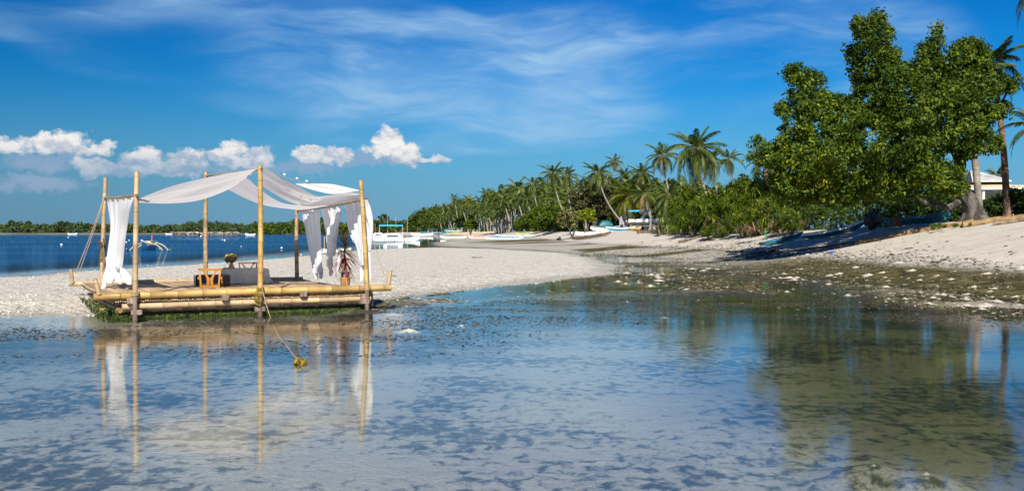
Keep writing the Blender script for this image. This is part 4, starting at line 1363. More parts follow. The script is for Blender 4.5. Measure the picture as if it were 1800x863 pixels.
def frond_mesh(seed, L=4.2, droop=.55, pairs=32, lw=.11, ll=1.0, segs=10, wind=0.0, tone=.5):
    """coconut frond along +X, arching down"""
    g = np.random.RandomState(seed)
    pts_ = []
    for i in range(segs + 1):
        f_ = i / segs
        pts_.append(np.array([L * (f_ - .10 * droop * f_ ** 2.2 - .12 * droop * f_ ** 3), wind * L * .18 * f_ * f_, L * (.16 * f_ - droop * .62 * f_ ** 2.1)]))
    pts_ = np.array(pts_)
    vs, fs, ts = [], [], []

    def at(f_):
        q = f_ * segs; k = min(int(q), segs - 1); u = q - k
        p = pts_[k] * (1 - u) + pts_[k + 1] * u
        d = pts_[k + 1] - pts_[k]
        return p, d / np.linalg.norm(d)
    # rachis, three sided
    for i in range(segs):
        p0, p1 = pts_[i], pts_[i + 1]
        w0, w1 = .055 * (1 - i / segs) + .010, .055 * (1 - (i + 1) / segs) + .010
        b = len(vs)
        for p, w_ in ((p0, w0), (p1, w1)):
            vs += [p + (0, -w_, 0), p + (0, w_, 0), p + (0, 0, w_ * .9)]
        fs += [(b, b + 3, b + 5, b + 2), (b + 2, b + 5, b + 4, b + 1), (b, b + 1, b + 4, b + 3)]
        ts += [.92] * 6
    for k in range(pairs):
        f_ = .16 + .84 * (k + .5 * g.rand()) / pairs
        p, d = at(min(f_, .999))
        ln = ll * (math.sin(math.pi * min(.12 + f_ * .86, 1)) ** .6) * g.uniform(.85, 1.12)
        for sd in (-1, 1):
            side = np.array([-d[1], d[0], 0.0]); side /= np.linalg.norm(side) + 1e-9
            hang = g.uniform(.35, .95) + .35 * droop
            out_ = d * (.55 + .35 * f_) + side * sd * g.uniform(.75, 1.0) + np.array([0, wind * .5, -.25 * hang])
            out_ /= np.linalg.norm(out_)
            m_ = p + out_ * ln * .52
            e_ = m_ + (out_ + np.array([0, wind * .3, -.75 * hang])) / np.linalg.norm(out_ + np.array([0, wind * .3, -.75 * hang])) * ln * .52
            wv_ = d * lw * .5 + np.array([0, 0, .012])
            b = len(vs)
            vs += [p - wv_ * .6, p + wv_ * .6, m_ + wv_, m_ - wv_, e_ + wv_ * .15, e_ - wv_ * .15]
            fs += [(b, b + 1, b + 2, b + 3), (b + 3, b + 2, b + 4, b + 5)]
            ts += [np.clip(tone + g.normal() * .16, 0, 1)] * 6
    return np.array(vs), np.array(fs), np.array(ts)


def frond_obj_mesh(seed, mat, **kw):
    v, f, tn = frond_mesh(seed, **kw)
    return mesh_np('frond', v, f, mat, tn)


FR_UP = [frond_obj_mesh(100 + k, M['leaf_palm'], L=4.3, droop=d_, wind=w_, tone=.45 + .1 * (k % 3)) for k, (d_, w_) in enumerate([(.40, -.6), (.65, .5), (.9, -.5), (1.1, .3), (1.35, -.3), (1.6, .2)])]
FR_YEL = [frond_obj_mesh(120 + k, M['leaf_palm_yellow'], L=4.3, droop=d_, wind=w_, tone=.5) for k, (d_, w_) in enumerate([(.3, .3), (.6, -.3), (1.0, .2), (1.4, -.2)])]
FR_DEAD = [frond_obj_mesh(130, M['leaf_dead'], L=3.6, droop=1.5, pairs=20, tone=.4)]


def frond_dirs(n, seed, wind=(-.25, 0)):
    """(azimuth, pitch, droop class) round a palm head, youngest up, oldest hanging"""
    g = np.random.RandomState(seed)
    out_ = []
    for k in range(n):
        f_ = k / (n - 1)
        a = k * 2.39996 + g.normal() * .18
        pitch = 1.30 - 2.35 * f_ ** .85 + g.normal() * .12
        out_.append((a, pitch, f_))
    return out_


nut_mb = MB()
for k in range(9):
    a = k * .9
    nut_mb.ball((.30 * math.cos(a), .30 * math.sin(a), -.28 - .09 * (k % 3)), .13, 7, 1.0, (1, 1, 1.25))
nut_me = nut_mb.mesh('coconuts', M['orange'])
nut_me.materials[0] = pmat('coconut', (0.20, 0.16, 0.02), (0.42, 0.22, 0.04), 2, .5)


def trunk_mesh(base, top, r0, r1, bow, seed, n=9, mat='palmbark'):
    base, top = Vector(base), Vector(top)
    d = top - base
    side = Vector((d.x, d.y, 0))
    if side.length < .01: side = Vector((1, 0, 0))
    side.normalize()
    path, rad, tn = [], [], []
    g = random.Random(seed)
    K = 16
    for k in range(K + 1):
        f_ = k / K
        path.append(base + d * f_ - side * bow * math.sin(math.pi * f_) )
        rad.append(r0 * (1 + .7 * max(0, .12 - f_) / .12) + (r1 - r0) * f_)
        tn.append(g.uniform(.8, 1.12))
    mb = MB(); mb.tube(path, rad, n, tn)
    return mb.mesh('trunk', M[mat])


def near_palm(label, crown_px, base_px, d, size=1.0, nfr=22, seed=0, yellow=False, bark='palmbark', r0=.16, dbase=None, dead=2, bow=.5, tilt=.0, group=None):
    c = pt(*crown_px, d)
    b = pt(*base_px, dbase or d); b.z = min(b.z, zg(b.x, b.y)) if b.z > zg(b.x, b.y) else b.z
    root = thing('coconut_palm', label, 'palm tree', (b.x, b.y, b.z - .1), 0, group)
    O = root.location
    tr_ = obj('trunk', trunk_mesh((0, 0, 0), c - O, r0, r0 * .62, bow, seed, 9, bark), root)
    hub = obj('coconuts', nut_me, root, c - O); hub.scale = (size * .9,) * 3
    g = np.random.RandomState(seed)
    pool = FR_YEL if yellow else FR_UP
    for a, pitch, f_ in frond_dirs(nfr + 8, seed):
        if dead and f_ > 1 - dead / nfr:
            me_ = FR_DEAD[0]
        else:
            me_ = pool[min(int(f_ * len(pool) + g.rand() * .8), len(pool) - 1)]
        fo = obj('frond', me_, root, c - O)
        fo.rotation_euler = (g.normal() * .15, -pitch * .85, a)
        sc_ = size * .93 * g.uniform(.8, 1.1) * (.8 if f_ < .1 else 1)
        fo.scale = (sc_, sc_, sc_)
    return root


# far palm heads as one crown mesh each, shared
def crown_mesh(seed, nfr=20, pairs=11, mat='leaf_palm', wind=-.4):
    Vs, Fs, Ts = [], [], []; off = 0
    g = np.random.RandomState(seed)
    for a, pitch, f_ in frond_dirs(nfr, seed):
        v, f, tn = frond_mesh(seed * 31 + int(f_ * 100), L=3.6, droop=.55 + 1.15 * f_, pairs=pairs, lw=.26, ll=1.0, segs=5, wind=wind * math.sin(a), tone=.5 - .1 * f_ + g.normal() * .08)
        mt_ = Matrix.Rotation(a, 3, 'Z') @ Matrix.Rotation(-pitch * .85, 3, 'Y')
        v = v @ np.array(mt_).T * g.uniform(.85, 1.1)
        v[:, 0] -= .05 * np.maximum(v[:, 2], 0)
        Vs.append(v); Fs.append(f + off); Ts.append(tn); off += len(v)
    return mesh_np('crown', np.concatenate(Vs), np.concatenate(Fs), M[mat], np.clip(np.concatenate(Ts), 0, 1))


CROWNS = [crown_mesh(s_) for s_ in (1, 2, 3, 4, 5, 6)]
CROWN_Y = [crown_mesh(s_, mat='leaf_palm_yellow') for s_ in (7, 8)]
TRUNKS = {}


def far_palm(label, crown_px, base_px, d, size, seed, group, yellow=False, r0=.17):
    c = pt(*crown_px, d); b = pt(*base_px, d)
    b.z = zg(b.x, b.y) - .1
    root = thing('coconut_palm', label, 'palm tree', b, 0, group)
    obj('trunk', trunk_mesh((0, 0, 0), c - root.location, r0, r0 * .65, .35, seed, 6), root)
    cr = obj('crown', (CROWN_Y if yellow else CROWNS)[seed % (2 if yellow else 6)], root, c - root.location)
    cr.scale = (size,) * 3; cr.rotation_euler = (0.06 * math.sin(seed), 0.08 * math.cos(seed * 2), seed * 1.7)
    return root


# ------------------------------------------------------------------ big almond tree on the right
TD = 50.0
outline = [(1308, 262), (1322, 238), (1360, 240), (1372, 215), (1356, 178), (1344, 165), (1362, 160), (1364, 122), (1398, 112), (1448, 128), (1452, 158), (1478, 166), (1500, 172), (1496, 140), (1482, 92), (1492, 62), (1502, 26), (1520, 34), (1545, 13), (1562, 22), (1574, 40), (1568, 84), (1600, 88), (1628, 72), (1640, 60), (1632, 34), (1660, 46), (1680, 44), (1706, 56), (1716, 26), (1740, 34), (1732, 70), (1746, 112), (1774, 106), (1797, 140), (1782, 180), (1768, 215), (1752, 232), (1768, 250), (1752, 272), (1726, 272), (1700, 280), (1692, 300), (1706, 318), (1700, 338), (1672, 350), (1640, 356), (1600, 352), (1560, 358), (1520, 352), (1490, 362), (1452, 366), (1430, 358), (1402, 372), (1370, 350), (1352, 320), (1318, 310)]


def in_poly(poly, x, y):
    ins = False
    for i in range(len(poly)):
        (ax, ay), (bx, by) = poly[i], poly[(i + 1) % len(poly)]
        if (ay > y) != (by > y) and x < (bx - ax) * (y - ay) / (by - ay) + ax:
            ins = not ins
    return ins


g = np.random.RandomState(77)
cl_, cr_, ct_ = [], [], []
po = np.array(outline, float)
tries = 0
while len(cl_) < 1900 and tries < 60000:
    tries += 1
    x, y = g.uniform(1305, 1798), g.uniform(12, 372)
    if not in_poly(outline, x, y): continue
    e = float(poly_sdf(outline, np.array([x]), np.array([y]))[0])
    rc_ = g.uniform(.26, .56)
    if e < rc_ * .38 * F / TD: continue
    # airy heads, dense heart
    if vnoise(np.array([x / 34.]), np.array([y / 30.]), 21, 3)[0] < np.interp(e, [8, 45], [.46, .31]): continue
    half = min(5.2, .35 + e / 35. * 1.6)
    dd = g.uniform(-1, 1)
    dd = math.copysign(abs(dd) ** .6, dd)
    # low skirts reach out over the beach, towards the photographer
    dist = TD + dd * half - np.interp(y, [150, 330], [0.0, 3.0])
    cl_.append(pt(x, y, dist)); cr_.append(rc_); ct_.append(0)
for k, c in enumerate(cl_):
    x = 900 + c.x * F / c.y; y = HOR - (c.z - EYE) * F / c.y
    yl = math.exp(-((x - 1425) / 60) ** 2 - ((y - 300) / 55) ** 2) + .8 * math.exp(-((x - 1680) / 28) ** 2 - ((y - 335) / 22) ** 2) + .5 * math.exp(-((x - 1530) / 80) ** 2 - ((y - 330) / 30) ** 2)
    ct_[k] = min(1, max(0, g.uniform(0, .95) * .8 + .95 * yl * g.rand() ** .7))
tb_ = pt(1716, 389, TD); tb_.z = zg(tb_.x, tb_.y) - .15
big = thing('almond_tree', 'huge broad leafed tree leaning over beached boats from a thick grey trunk', 'tree', tb_)
O = Vector(tb_)
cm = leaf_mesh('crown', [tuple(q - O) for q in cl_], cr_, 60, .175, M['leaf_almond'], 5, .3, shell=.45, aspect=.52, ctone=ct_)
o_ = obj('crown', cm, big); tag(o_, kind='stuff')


def limb(name, pts_, r0, r1, mat, parent, org, n=10, seed=0):
    q = random.Random(seed)
    path = [p - org for p in spl(pts_, 18)]
    mb = MB()
    mb.tube(path, [(r0 + (r1 - r0) * k / 17) * q.uniform(.9, 1.1) for k in range(18)], n, [q.uniform(.8, 1.15) for _ in range(18)])
    return mb.build(name, M[mat], parent)


tbx = Vector(tb_)
# trunk: flared foot, fluted, leaning left
rings = []
axis = spl([tbx, pt(1713, 372, TD), pt(1702, 352, TD), pt(1690, 334, TD), pt(1676, 312, TD)], 22)
for i, c in enumerate(axis):
    f_ = i / 21
    r_ = .52 + .45 * max(0, 1 - f_ * 3.2) ** 2 - .10 * f_
    ring = []
    for k in range(26):
        a = 2 * math.pi * k / 26
        q = r_ * (1 + .07 * math.sin(5 * a + f_ * 2) + .05 * math.sin(9 * a - f_ * 4) + (.13 * math.sin(4 * a + 1) * max(0, 1 - f_ * 3)) + .03 * math.sin(17 * a + 9 * f_))
        ring.append(c - O + Vector((math.cos(a) * q, math.sin(a) * q, 0)))
    rings.append(ring)
mb = MB(); mb.loft(rings, 1.0); mb.build('trunk', M['bark'], big)
top = axis[-1]
fork = pt(1679, 318, TD)
for k, (pts_, r0, r1) in enumerate([
    ([fork, pt(1688, 285, TD), pt(1676, 250, TD), pt(1690, 190, TD), pt(1704, 120, TD), pt(1712, 85, TD)], .36, .05),
    ([fork, pt(1640, 290, TD), pt(1585, 240, TD), pt(1556, 170, TD), pt(1536, 90, TD), pt(1535, 30, TD)], .34, .04),
    ([fork, pt(1610, 310, TD), pt(1520, 285, TD), pt(1460, 235, TD), pt(1420, 170, TD), pt(1402, 125, TD)], .30, .04),
    ([pt(1697, 346, TD), pt(1670, 364, TD), pt(1640, 360, TD - .5), pt(1580, 345, TD - 2), pt(1500, 335, TD - 3)], .22, .05),
    ([pt(1683, 262, TD), pt(1720, 240, TD), pt(1755, 190, TD), pt(1782, 140, TD)], .16, .03),
    ([pt(1540, 215, TD), pt(1590, 170, TD + 1), pt(1640, 120, TD + 1)], .13, .03),
    ([pt(1500, 270, TD), pt(1430, 262, TD - 1), pt(1370, 255, TD), pt(1325, 258, TD)], .15, .03),
    ([pt(1560, 320, TD - 1.5), pt(1490, 330, TD - 3), pt(1420, 335, TD - 3), pt(1375, 330, TD - 2)], .14, .03)]):
    limb('branch', pts_, r0, r1, 'bark', big, O, 9, k)

# ------------------------------------------------------------------ palms one can pick out
near_palm('largest coconut palm, tallest head above the green bushes', (1223, 262), (1272, 402), 108, 1.02, 30, 3, r0=.18, dead=0, bow=-.5)
near_palm('slender coconut palm just left of the largest palm, its pale trunk bare', (1164, 275), (1196, 400), 140, .80, 22, 8, dead=2, bow=-.3)
near_palm('coconut palm close behind the right side of the largest palm', (1247, 282), (1262, 400), 138, .86, 20, 12, dead=2)
near_palm('ragged coconut palm standing alone between the largest palm and the huge broad tree', (1281, 280), (1294, 400), 150, .78, 18, 14, dead=3)
near_palm('coconut palm with a long leaning trunk crossing the dark round tree', (1051, 304), (1106, 402), 160, .82, 24, 16, dead=1, bow=-1.0)
near_palm('high thin coconut palm above the leaning one, behind the round tree', (1081, 284), (1100, 395), 215, .74, 18, 17, dead=3)
near_palm('small headed coconut palm right of the high thin one', (1098, 306), (1105, 395), 215, .66, 18, 18, dead=2)
near_palm('coconut palm directly above the trailer boat, its trunk pale and curved', (1128, 305), (1151, 395), 160, .80, 22, 19, dead=1, bow=-.4)
near_palm('low yellow green coconut palm beside the trailer boat, left of its outboard', (1107, 345), (1109, 402), 162, 1.25, 22, 21, yellow=True, dead=1, bow=.0, r0=.2)
near_palm('coconut palm with browning fronds behind the trailer boat canopy', (1131, 343), (1142, 398), 138, .72, 18, 22, dead=4)
near_palm('short coconut palm growing out of the bushes right of the trailer boat', (1176, 345), (1176, 402), 105, .62, 18, 23, dead=2, bow=.0)
near_palm('coconut palm behind the left edge of the huge broad tree', (1353, 285), (1372, 392), 82, .58, 20, 25, dead=4)
near_palm('coconut palm whose trunk stands just right of the huge tree trunk', (1690, 140), (1723, 352), 55, .72, 20, 26, bark='palmbark', r0=.22, dbase=56, dead=1, bow=.3)
near_palm('coconut palm with a reddish trunk farther right of the huge tree', (1744, 112), (1770, 354), 57, .62, 24, 27, bark='palmbark_red', r0=.21, dead=1, bow=.2)
near_palm('coconut palm half outside the right edge, its fronds hanging in', (1826, 222), (1842, 372), 54, .58, 20, 28, r0=.2, dead=1)
near_palm('coconut palm mostly above the top right corner, frond tips showing', (1836, -24), (1880, 372), 52, .60, 20, 29, r0=.2, dead=0)
near_palm('small distant coconut palm behind the white roofed house', (1752, 308), (1754, 380), 120, .52, 18, 30, dead=2, bow=0)
near_palm('tall leaning coconut palm at the left end of the double palms', (972, 305), (1010, 403), 190, .92, 24, 31, dead=2, bow=-.8)
near_palm('tall coconut palm at the right of the double palms', (996, 310), (1014, 403), 195, .82, 22, 32, dead=2, bow=-.4)
near_palm('coconut palm standing up alone left of the double palms', (937, 324), (958, 402), 230, .80, 20, 33, dead=2, bow=-.4)

# the grove
RNG = random.Random(9)
topx = [715, 745, 770, 800, 840, 870, 900, 940, 980, 1020, 1060, 1100, 1150, 1200, 1260, 1330]
topy = [372, 366, 360, 350, 340, 330, 326, 326, 322, 322, 322, 326, 332, 338, 346, 350]
trx = [700, 720, 800, 900, 1000, 1100, 1200, 1340]
trd = [680, 600, 450, 300, 205, 170, 150, 130]
glab = 'coconut palm in the dense grove lining the far half of the beach'
for k in range(215):
    f_ = (k + .5) / 215
    x = 742 + (1330 - 742) * f_ ** 1.0 + RNG.uniform(-6, 6)
    d = np.interp(x, trx, trd) * (1.0 + RNG.uniform(.02, .42))
    yt = np.interp(x, topx, topy)
    yb = np.interp(x, [740, 900, 1000, 1330], [404, 402, 400, 398])
    y = yt + (RNG.random() ** .8) * (yb - yt) * .42 + 4
    sz = RNG.uniform(1.05, 1.35)
    lean = RNG.uniform(-2, 16) * (200 / d)
    far_palm(glab, (x, y), (x + lean, yb), d, sz, k + 3, 'coconut palms of the beach grove', yellow=(k % 13 == 5))
# front row with leaning bare trunks
front_row = [(776, 380, 784, 408, 470), (784, 377, 796, 408, 460), (770, 384, 777, 408, 480), (752, 388, 760, 409, 540),
             (838, 362, 848, 400, 370), (846, 370, 858, 402, 360), (812, 366, 823, 392, 400), (858, 365, 875, 406, 310), (866, 372, 880, 406, 308), (872, 364, 884, 407, 300), (880, 370, 888, 406, 300), (884, 352, 898, 407, 290), (890, 358, 895, 407, 296), (853, 376, 872, 404, 320),
             (798, 348, 806, 392, 430), (908, 348, 922, 402, 280), (926, 350, 934, 402, 262), (948, 352, 955, 402, 250), (1020, 340, 1030, 402, 200), (962, 345, 972, 402, 240)]
row_lab = ['leaning palm at the left end of the grove, nearest the teal boat', 'second leaning palm from the left end of the grove', 'palm leaning behind the red shirted person at the far water line', 'leftmost of all the palms with bare trunks, among the leafy trees',
           'bare trunked palm at the left above the second yellow brown boat', 'bare trunked palm at the right above the second yellow brown boat', 'palm with a slanting bare trunk above the first yellow brown boat', 'strongly leaning palm, first of the close cluster of pale trunks',
           'leaning palm, second in the close cluster of pale trunks', 'leaning palm, third in the close cluster of pale trunks', 'leaning palm, fourth in the close cluster of pale trunks', 'tallest leaning palm in the close cluster of pale trunks',
           'straightest palm at the right of the close cluster of pale trunks', 'lowest slanting palm just left of the close cluster of pale trunks', 'high bare trunked palm behind the green awning boat',
           'bare trunked palm right of the close cluster, behind the white and blue boat', 'bare trunked palm above the pale yellow hulled boat', 'bare trunked palm behind the large rounded light green bush', 'bare trunked palm between the dark round tree and the double palms', 'bare trunked palm behind the left of the double palms']
for k, (x, y, xb, yb, d) in enumerate(front_row):
    far_palm(row_lab[k], (x, y), (xb, yb), d, RNG.uniform(.86, 1.05), k + 200, 'leaning palms at the edge of the grove', r0=.24)

# ------------------------------------------------------------------ broad trees and bushes
def dome(g, n, rx, ry, rz, low=-.2):
    out_ = []
    while len(out_) < n:
        v = g.normal(size=3); v /= np.linalg.norm(v)
        if v[2] < low: continue
        f_ = g.uniform(.45, 1.0) ** .5
        k = .8 + .4 * vnoise(np.array([v[0] * 2 + 9]), np.array([v[2] * 2 + v[1] * 2]), 4, 2)[0]
        out_.append((v[0] * rx * f_ * k, v[1] * ry * f_ * k, v[2] * rz * f_ * k))
    return np.array(out_)


def broad_tree(label, px, base, d, rpx, mat, seed, n=140, per=26, leaf=.30, cat='tree', name='broad_tree', group=None, squash=1.0, trunk=True, tone=(0, 1), share=None):
    """px: crown centre, base: foot, rpx: crown half width and half height in photo pixels"""
    c = pt(*px, d); b = pt(*base, d); b.z = min(b.z, zg(b.x, b.y)) - .05
    root = thing(name, label, cat, b, 0, group)
    rx, rz = rpx[0] * d / F, rpx[1] * d / F
    g = np.random.RandomState(seed)
    cc_ = dome(g, n, rx, rx * .8 * squash, rz, -.75) + np.array(c - b)
    rad_ = g.uniform(.16, .32, n) * min(rx, rz) * .85
    o_ = obj('crown', leaf_mesh('crown', cc_, rad_, per, leaf, M[mat], seed, .3, tone, .4), root)
    if trunk:
        for k in range(3):
            e = Vector((g.uniform(-.5, .5) * rx, g.uniform(-.3, .3) * rx, (c - b).z + g.uniform(-.2, .4) * rz))
            mb = MB(); mb.tube(spl([Vector((g.uniform(-.1, .1) * k, 0, 0)), e * .4 + Vector((g.uniform(-.2, .2), 0, 0)), e], 9), np.linspace(.10 + .012 * (c - b).z, .04, 9), 7, 1.0)
            mb.build('trunk', M['bark'], root)
    return root


broad_tree('dark round tree with brown tinged leaves left of the trailer boat', (1040, 352), (1046, 404), 165, (37, 32), 'leaf_brown', 1, 260, 30, .42)
broad_tree('small bright yellow green tree in front of the dark round tree', (1032, 379), (1032, 405), 150, (17, 13), 'leaf_yellow', 2, 110, 26, .30)
broad_tree('pale leafed small tree leaning over the seated person', (999, 385), (1007, 408), 142, (19, 17), 'leaf_pale', 3, 110, 22, .34)
broad_tree('leafy dark green tree at the left end of the grove', (742, 391), (744, 409), 560, (24, 19), 'leaf_forest', 4, 220, 30, .9)
broad_tree('tall leafy tree next along from the left end of the grove', (768, 386), (770, 408), 520, (22, 20), 'leaf_forest', 5, 200, 30, .85)
broad_tree('leafy tree behind the teal boat on the far beach', (756, 396), (757, 409), 500, (22, 11), 'leaf_forest', 6, 150, 28, .8)
broad_tree('leafy green tree below the palms in the middle of the grove', (818, 390), (820, 406), 410, (22, 14), 'leaf_forest', 7, 170, 28, .7)
broad_tree('second leafy green tree below the palms, nearer the leaning trunks', (828, 396), (828, 406), 380, (12, 9), 'leaf_bright', 8, 150, 28, .6)
for k, (x, y, rx, ry, d, mt, lab) in enumerate([
    (930, 392, 16, 14, 245, 'leaf_bright', 'pale green bush at the left of the bushes below the grove'),
    (952, 384, 24, 24, 225, 'leaf_bright', 'large rounded light green bush in front of the grove'),
    (978, 382, 22, 22, 210, 'leaf_bright', 'bright green bush left of the pale leafed tree'),
    (962, 396, 26, 11, 205, 'leaf_forest', 'low dark bush at the foot of the light green bushes'),
    (912, 399, 9, 6, 280, 'leaf_forest', 'low dark bush right of the leaning trunks'),
    (1068, 390, 15, 16, 172, 'leaf_forest', 'dark bush between the round tree and the low yellow palm'),
    (1012, 397, 14, 10, 168, 'leaf_forest', 'dark bush behind the pale leafed tree trunk'),
    (1120, 385, 26, 18, 185, 'leaf_forest', 'dark undergrowth bush behind the trailer boat')]):
    broad_tree(lab, (x, y), (x, y + ry * .8), d, (rx, ry), mt, 40 + k, 130, 28, .0021 * d, 'bush', 'bush', None, 1.0, False)

# pandanus bushes: rosettes of strap leaves
def rosette(seed, n=26, L=1.15, w=.075, droop=.75):
    return blades(n, seed, L, w, .75, droop, .9, 4, (0, 1))


def pandan_mesh(seed, nros, rx, ry, rz, L=1.1, mat='leaf_pandan', w=.08, n=24):
    g = np.random.RandomState(seed)
    Vs, Fs, Ts = [], [], []; off = 0
    cc_ = dome(g, nros, rx, ry, rz, -.35)
    for k in range(nros):
        v, f, tn = rosette(seed * 97 + k, n, L * g.uniform(.75, 1.25), w)
        o_ = cc_[k]
        tl = Matrix.Rotation(g.normal() * .35 + .25 * np.clip(-o_[1] / ry, -1, 1), 3, 'X') @ Matrix.Rotation(g.normal() * .3 + .3 * np.clip(o_[0] / rx, -1, 1), 3, 'Y')
        v = np.array([tuple(tl @ q) for q in v]) + o_
        base = g.uniform(0, .62)
        Vs.append(v); Fs.append(np.array(f) + off); Ts.append(np.clip(base + np.array(tn) * .4, 0, 1)); off += len(v)
    return mesh_np('foliage', np.concatenate(Vs), np.concatenate(Fs), M[mat], np.concatenate(Ts))


PAND = [pandan_mesh(s_, 70, 2.6, 1.8, 2.4) for s_ in (1, 2, 3)]
for k, (x, yc, d, sx, sz, lab) in enumerate([
    (1166, 388, 92, .22, .55, 'small upright screw pine bush at the left end of the thicket'),
    (1200, 372, 96, .62, .85, 'screw pine bush behind the left end of the thicket'),
    (1203, 386, 88, .52, .60, 'low screw pine bush second from the left of the thicket'),
    (1226, 376, 84, .85, .82, 'broad screw pine bush in the left half of the thicket'),
    (1218, 350, 96, .95, .85, 'tall screw pine bush at the back of the thicket below the largest palm'),
    (1262, 364, 80, .85, 1.0, 'yellowish screw pine bush in the middle of the thicket'),
    (1256, 394, 76, .62, .42, 'low screw pine bush at the front of the thicket above the sand'),
    (1290, 358, 82, .80, 1.05, 'screw pine bush right of the middle of the thicket'),
    (1306, 340, 92, 1.0, .9, 'screw pine bush at the back under the left branches of the huge tree'),
    (1315, 382, 72, .75, .72, 'hanging screw pine bush with dry stems below it'),
    (1350, 372, 70, .78, .85, 'screw pine bush beside the blue boat bow'),
    (1380, 376, 66, .62, .78, 'screw pine bush at the right end of the thicket'),
    (1338, 335, 84, .8, .95, 'tall screw pine bush behind the blue boat bow'),
    (1392, 345, 76, .8, .8, 'screw pine bush showing through under the left branches of the huge tree')]):
    c = pt(x, yc, d)
    b = thing('screw_pine_bush', lab, 'bush', (c.x, c.y, zg(c.x, c.y)))
    o_ = obj('foliage', PAND[k % 3], b, (0, 0, max(.2, c.z - zg(c.x, c.y) - .75))); o_.scale = (sx * d / 84, sx * d / 84, sz * .86 * d / 84); o_.rotation_euler = (0, 0, k * 1.3)
    mb = MB()
    for q in range(5):
        a = q * 1.3 + k; mb.tube([(math.cos(a) * .5, math.sin(a) * .4, -.1), (math.cos(a) * .8, math.sin(a) * .6, max(.6, (c.z - b.location.z) * .7))], [.07, .05], 6, 1.0)
    st_ = mb.build('stems', M['drift'], b); tag(st_, kind='stuff')
# dry stems under the thicket's right end
dry_ = thing('dry_stems', 'tangle of dry brown stems and leaves below the thicket by the blue bow', 'dead brush', pt(1352, 400, 66))
vs, fs, ts = [], [], []
for k in range(26):
    v, f, tn = blades(14, 300 + k, .8, .035, .5, .5, 1.0, 3, (0, 1))
    g = np.random.RandomState(k); o3 = Vector((g.uniform(-1.8, 2.4), g.uniform(-.5, .9), g.uniform(-.35, .25)))
    fs += [tuple(i + len(vs) for i in q) for q in f]; vs += [q + o3 for q in v]; ts += tn
o_ = obj('brush', mesh_np('brush', [tuple(q) for q in vs], fs, M['leaf_dead'], ts), dry_); tag(o_, kind='stuff')

# undergrowth and hedges as masses nobody could count
def mass(name, label, pts_, mat, leaf, per, seed, rad_, n, up=.3, tone=(0, 1), cat='vegetation'):
    """pts_: (x, y low, y high, d) polyline; clumps spread between"""
    g = np.random.RandomState(seed)
    pp = np.array(pts_, float)
    L = np.concatenate([[0], np.cumsum(np.abs(np.diff(pp[:, 0])))]); L /= L[-1]
    cc_, rr_ = [], []
    for k in range(n):
        f_ = g.rand()
        x, y0, y1, d = [np.interp(f_, L, pp[:, q]) for q in range(4)]
        d *= 1 + g.uniform(0, .10)
        prof = .55 + .75 * (vnoise(np.array([x * .035]), np.array([seed * 3.3]), seed, 4)[0])
        h = g.rand() ** .8
        y = y0 + (y1 - y0) * h * min(prof, 1.15)
        cc_.append(pt(x, y, d)); rr_.append(rad_ * d / F * g.uniform(.6, 1.3))
    c0 = sum(cc_, Vector()) / len(cc_)
    me_ = leaf_mesh(name, [tuple(q - c0) for q in cc_], rr_, per, leaf, M[mat], seed, up, tone, .35)
    o_ = obj(name, me_, None, c0)
    tag(o_, label, cat, None, 'stuff')
    return o_


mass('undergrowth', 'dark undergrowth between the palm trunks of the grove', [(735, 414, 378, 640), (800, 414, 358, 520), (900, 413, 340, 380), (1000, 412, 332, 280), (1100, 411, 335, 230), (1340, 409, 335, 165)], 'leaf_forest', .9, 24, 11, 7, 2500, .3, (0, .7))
mass('hedge', 'low green hedge of weeds along the beach under the huge tree', [(1370, 405, 362, 68), (1480, 402, 350, 66), (1580, 397, 346, 63), (1690, 394, 352, 60), (1706, 394, 372, 60)], 'leaf_forest', .17, 30, 12, 9, 560, .3, (.1, .9))
mass('beach_grass', 'low strip of grass at the foot of the long pole on the sand', [(1635, 401, 397, 46), (1700, 398, 393, 45.5), (1765, 394, 389, 45)], 'leaf_pandan', .10, 24, 19, 4, 130, .5, (.1, .6))
mass('bright_undergrowth', 'bright green undergrowth in front of the grove palms', [(905, 409, 386, 300), (935, 408, 372, 262), (990, 408, 364, 225), (1015, 407, 378, 200)], 'leaf_bright', .6, 26, 18, 7, 300, .3, (.1, 1))
mass('garden_bushes', 'dark garden bushes in front of the white roofed house', [(1722, 388, 352, 56), (1760, 386, 340, 57), (1800, 384, 326, 56), (1850, 384, 310, 56)], 'leaf_forest', .20, 30, 13, 9, 330, .3, (0, .5))
mass('garden_backdrop', 'dim trees and shrubs behind the hedge under the huge tree', [(1330, 402, 280, 88), (1400, 402, 270, 88), (1480, 400, 265, 88), (1600, 398, 270, 86), (1690, 396, 290, 86), (1700, 396, 352, 86)], 'leaf_forest', .34, 26, 14, 12, 800, .3, (0, .5))
mass('mangrove_shore', 'low mangrove wood along the far shore across the water', [(-420, 413, 392, 790), (60, 413, 392, 780), (300, 412, 394, 770), (460, 412, 392, 745), (560, 411, 390, 730), (640, 411, 388, 725), (720, 411, 386, 700)], 'leaf_mangrove', 2.1, 16, 15, 4.5, 2600, .3, (0, .9))
mass('mangrove_front', 'brighter mangrove fringe right of the rocky islet', [(440, 412.5, 396, 640), (520, 412, 392, 640), (600, 412, 390, 640), (690, 411, 388, 630), (735, 410.5, 385, 600)], 'leaf_forest', 1.5, 20, 16, 5.0, 800, .3, (.1, 1))
mass('islet_bushes', 'bushes on the low rocky islet across the water', [(304, 409, 398, 497), (330, 408, 388, 497), (372, 408, 384, 497), (400, 408, 389, 497), (425, 408, 395, 497), (440, 410, 398, 500)], 'leaf_mangrove', 1.0, 20, 17, 4.2, 360, .3, (.2, 1))
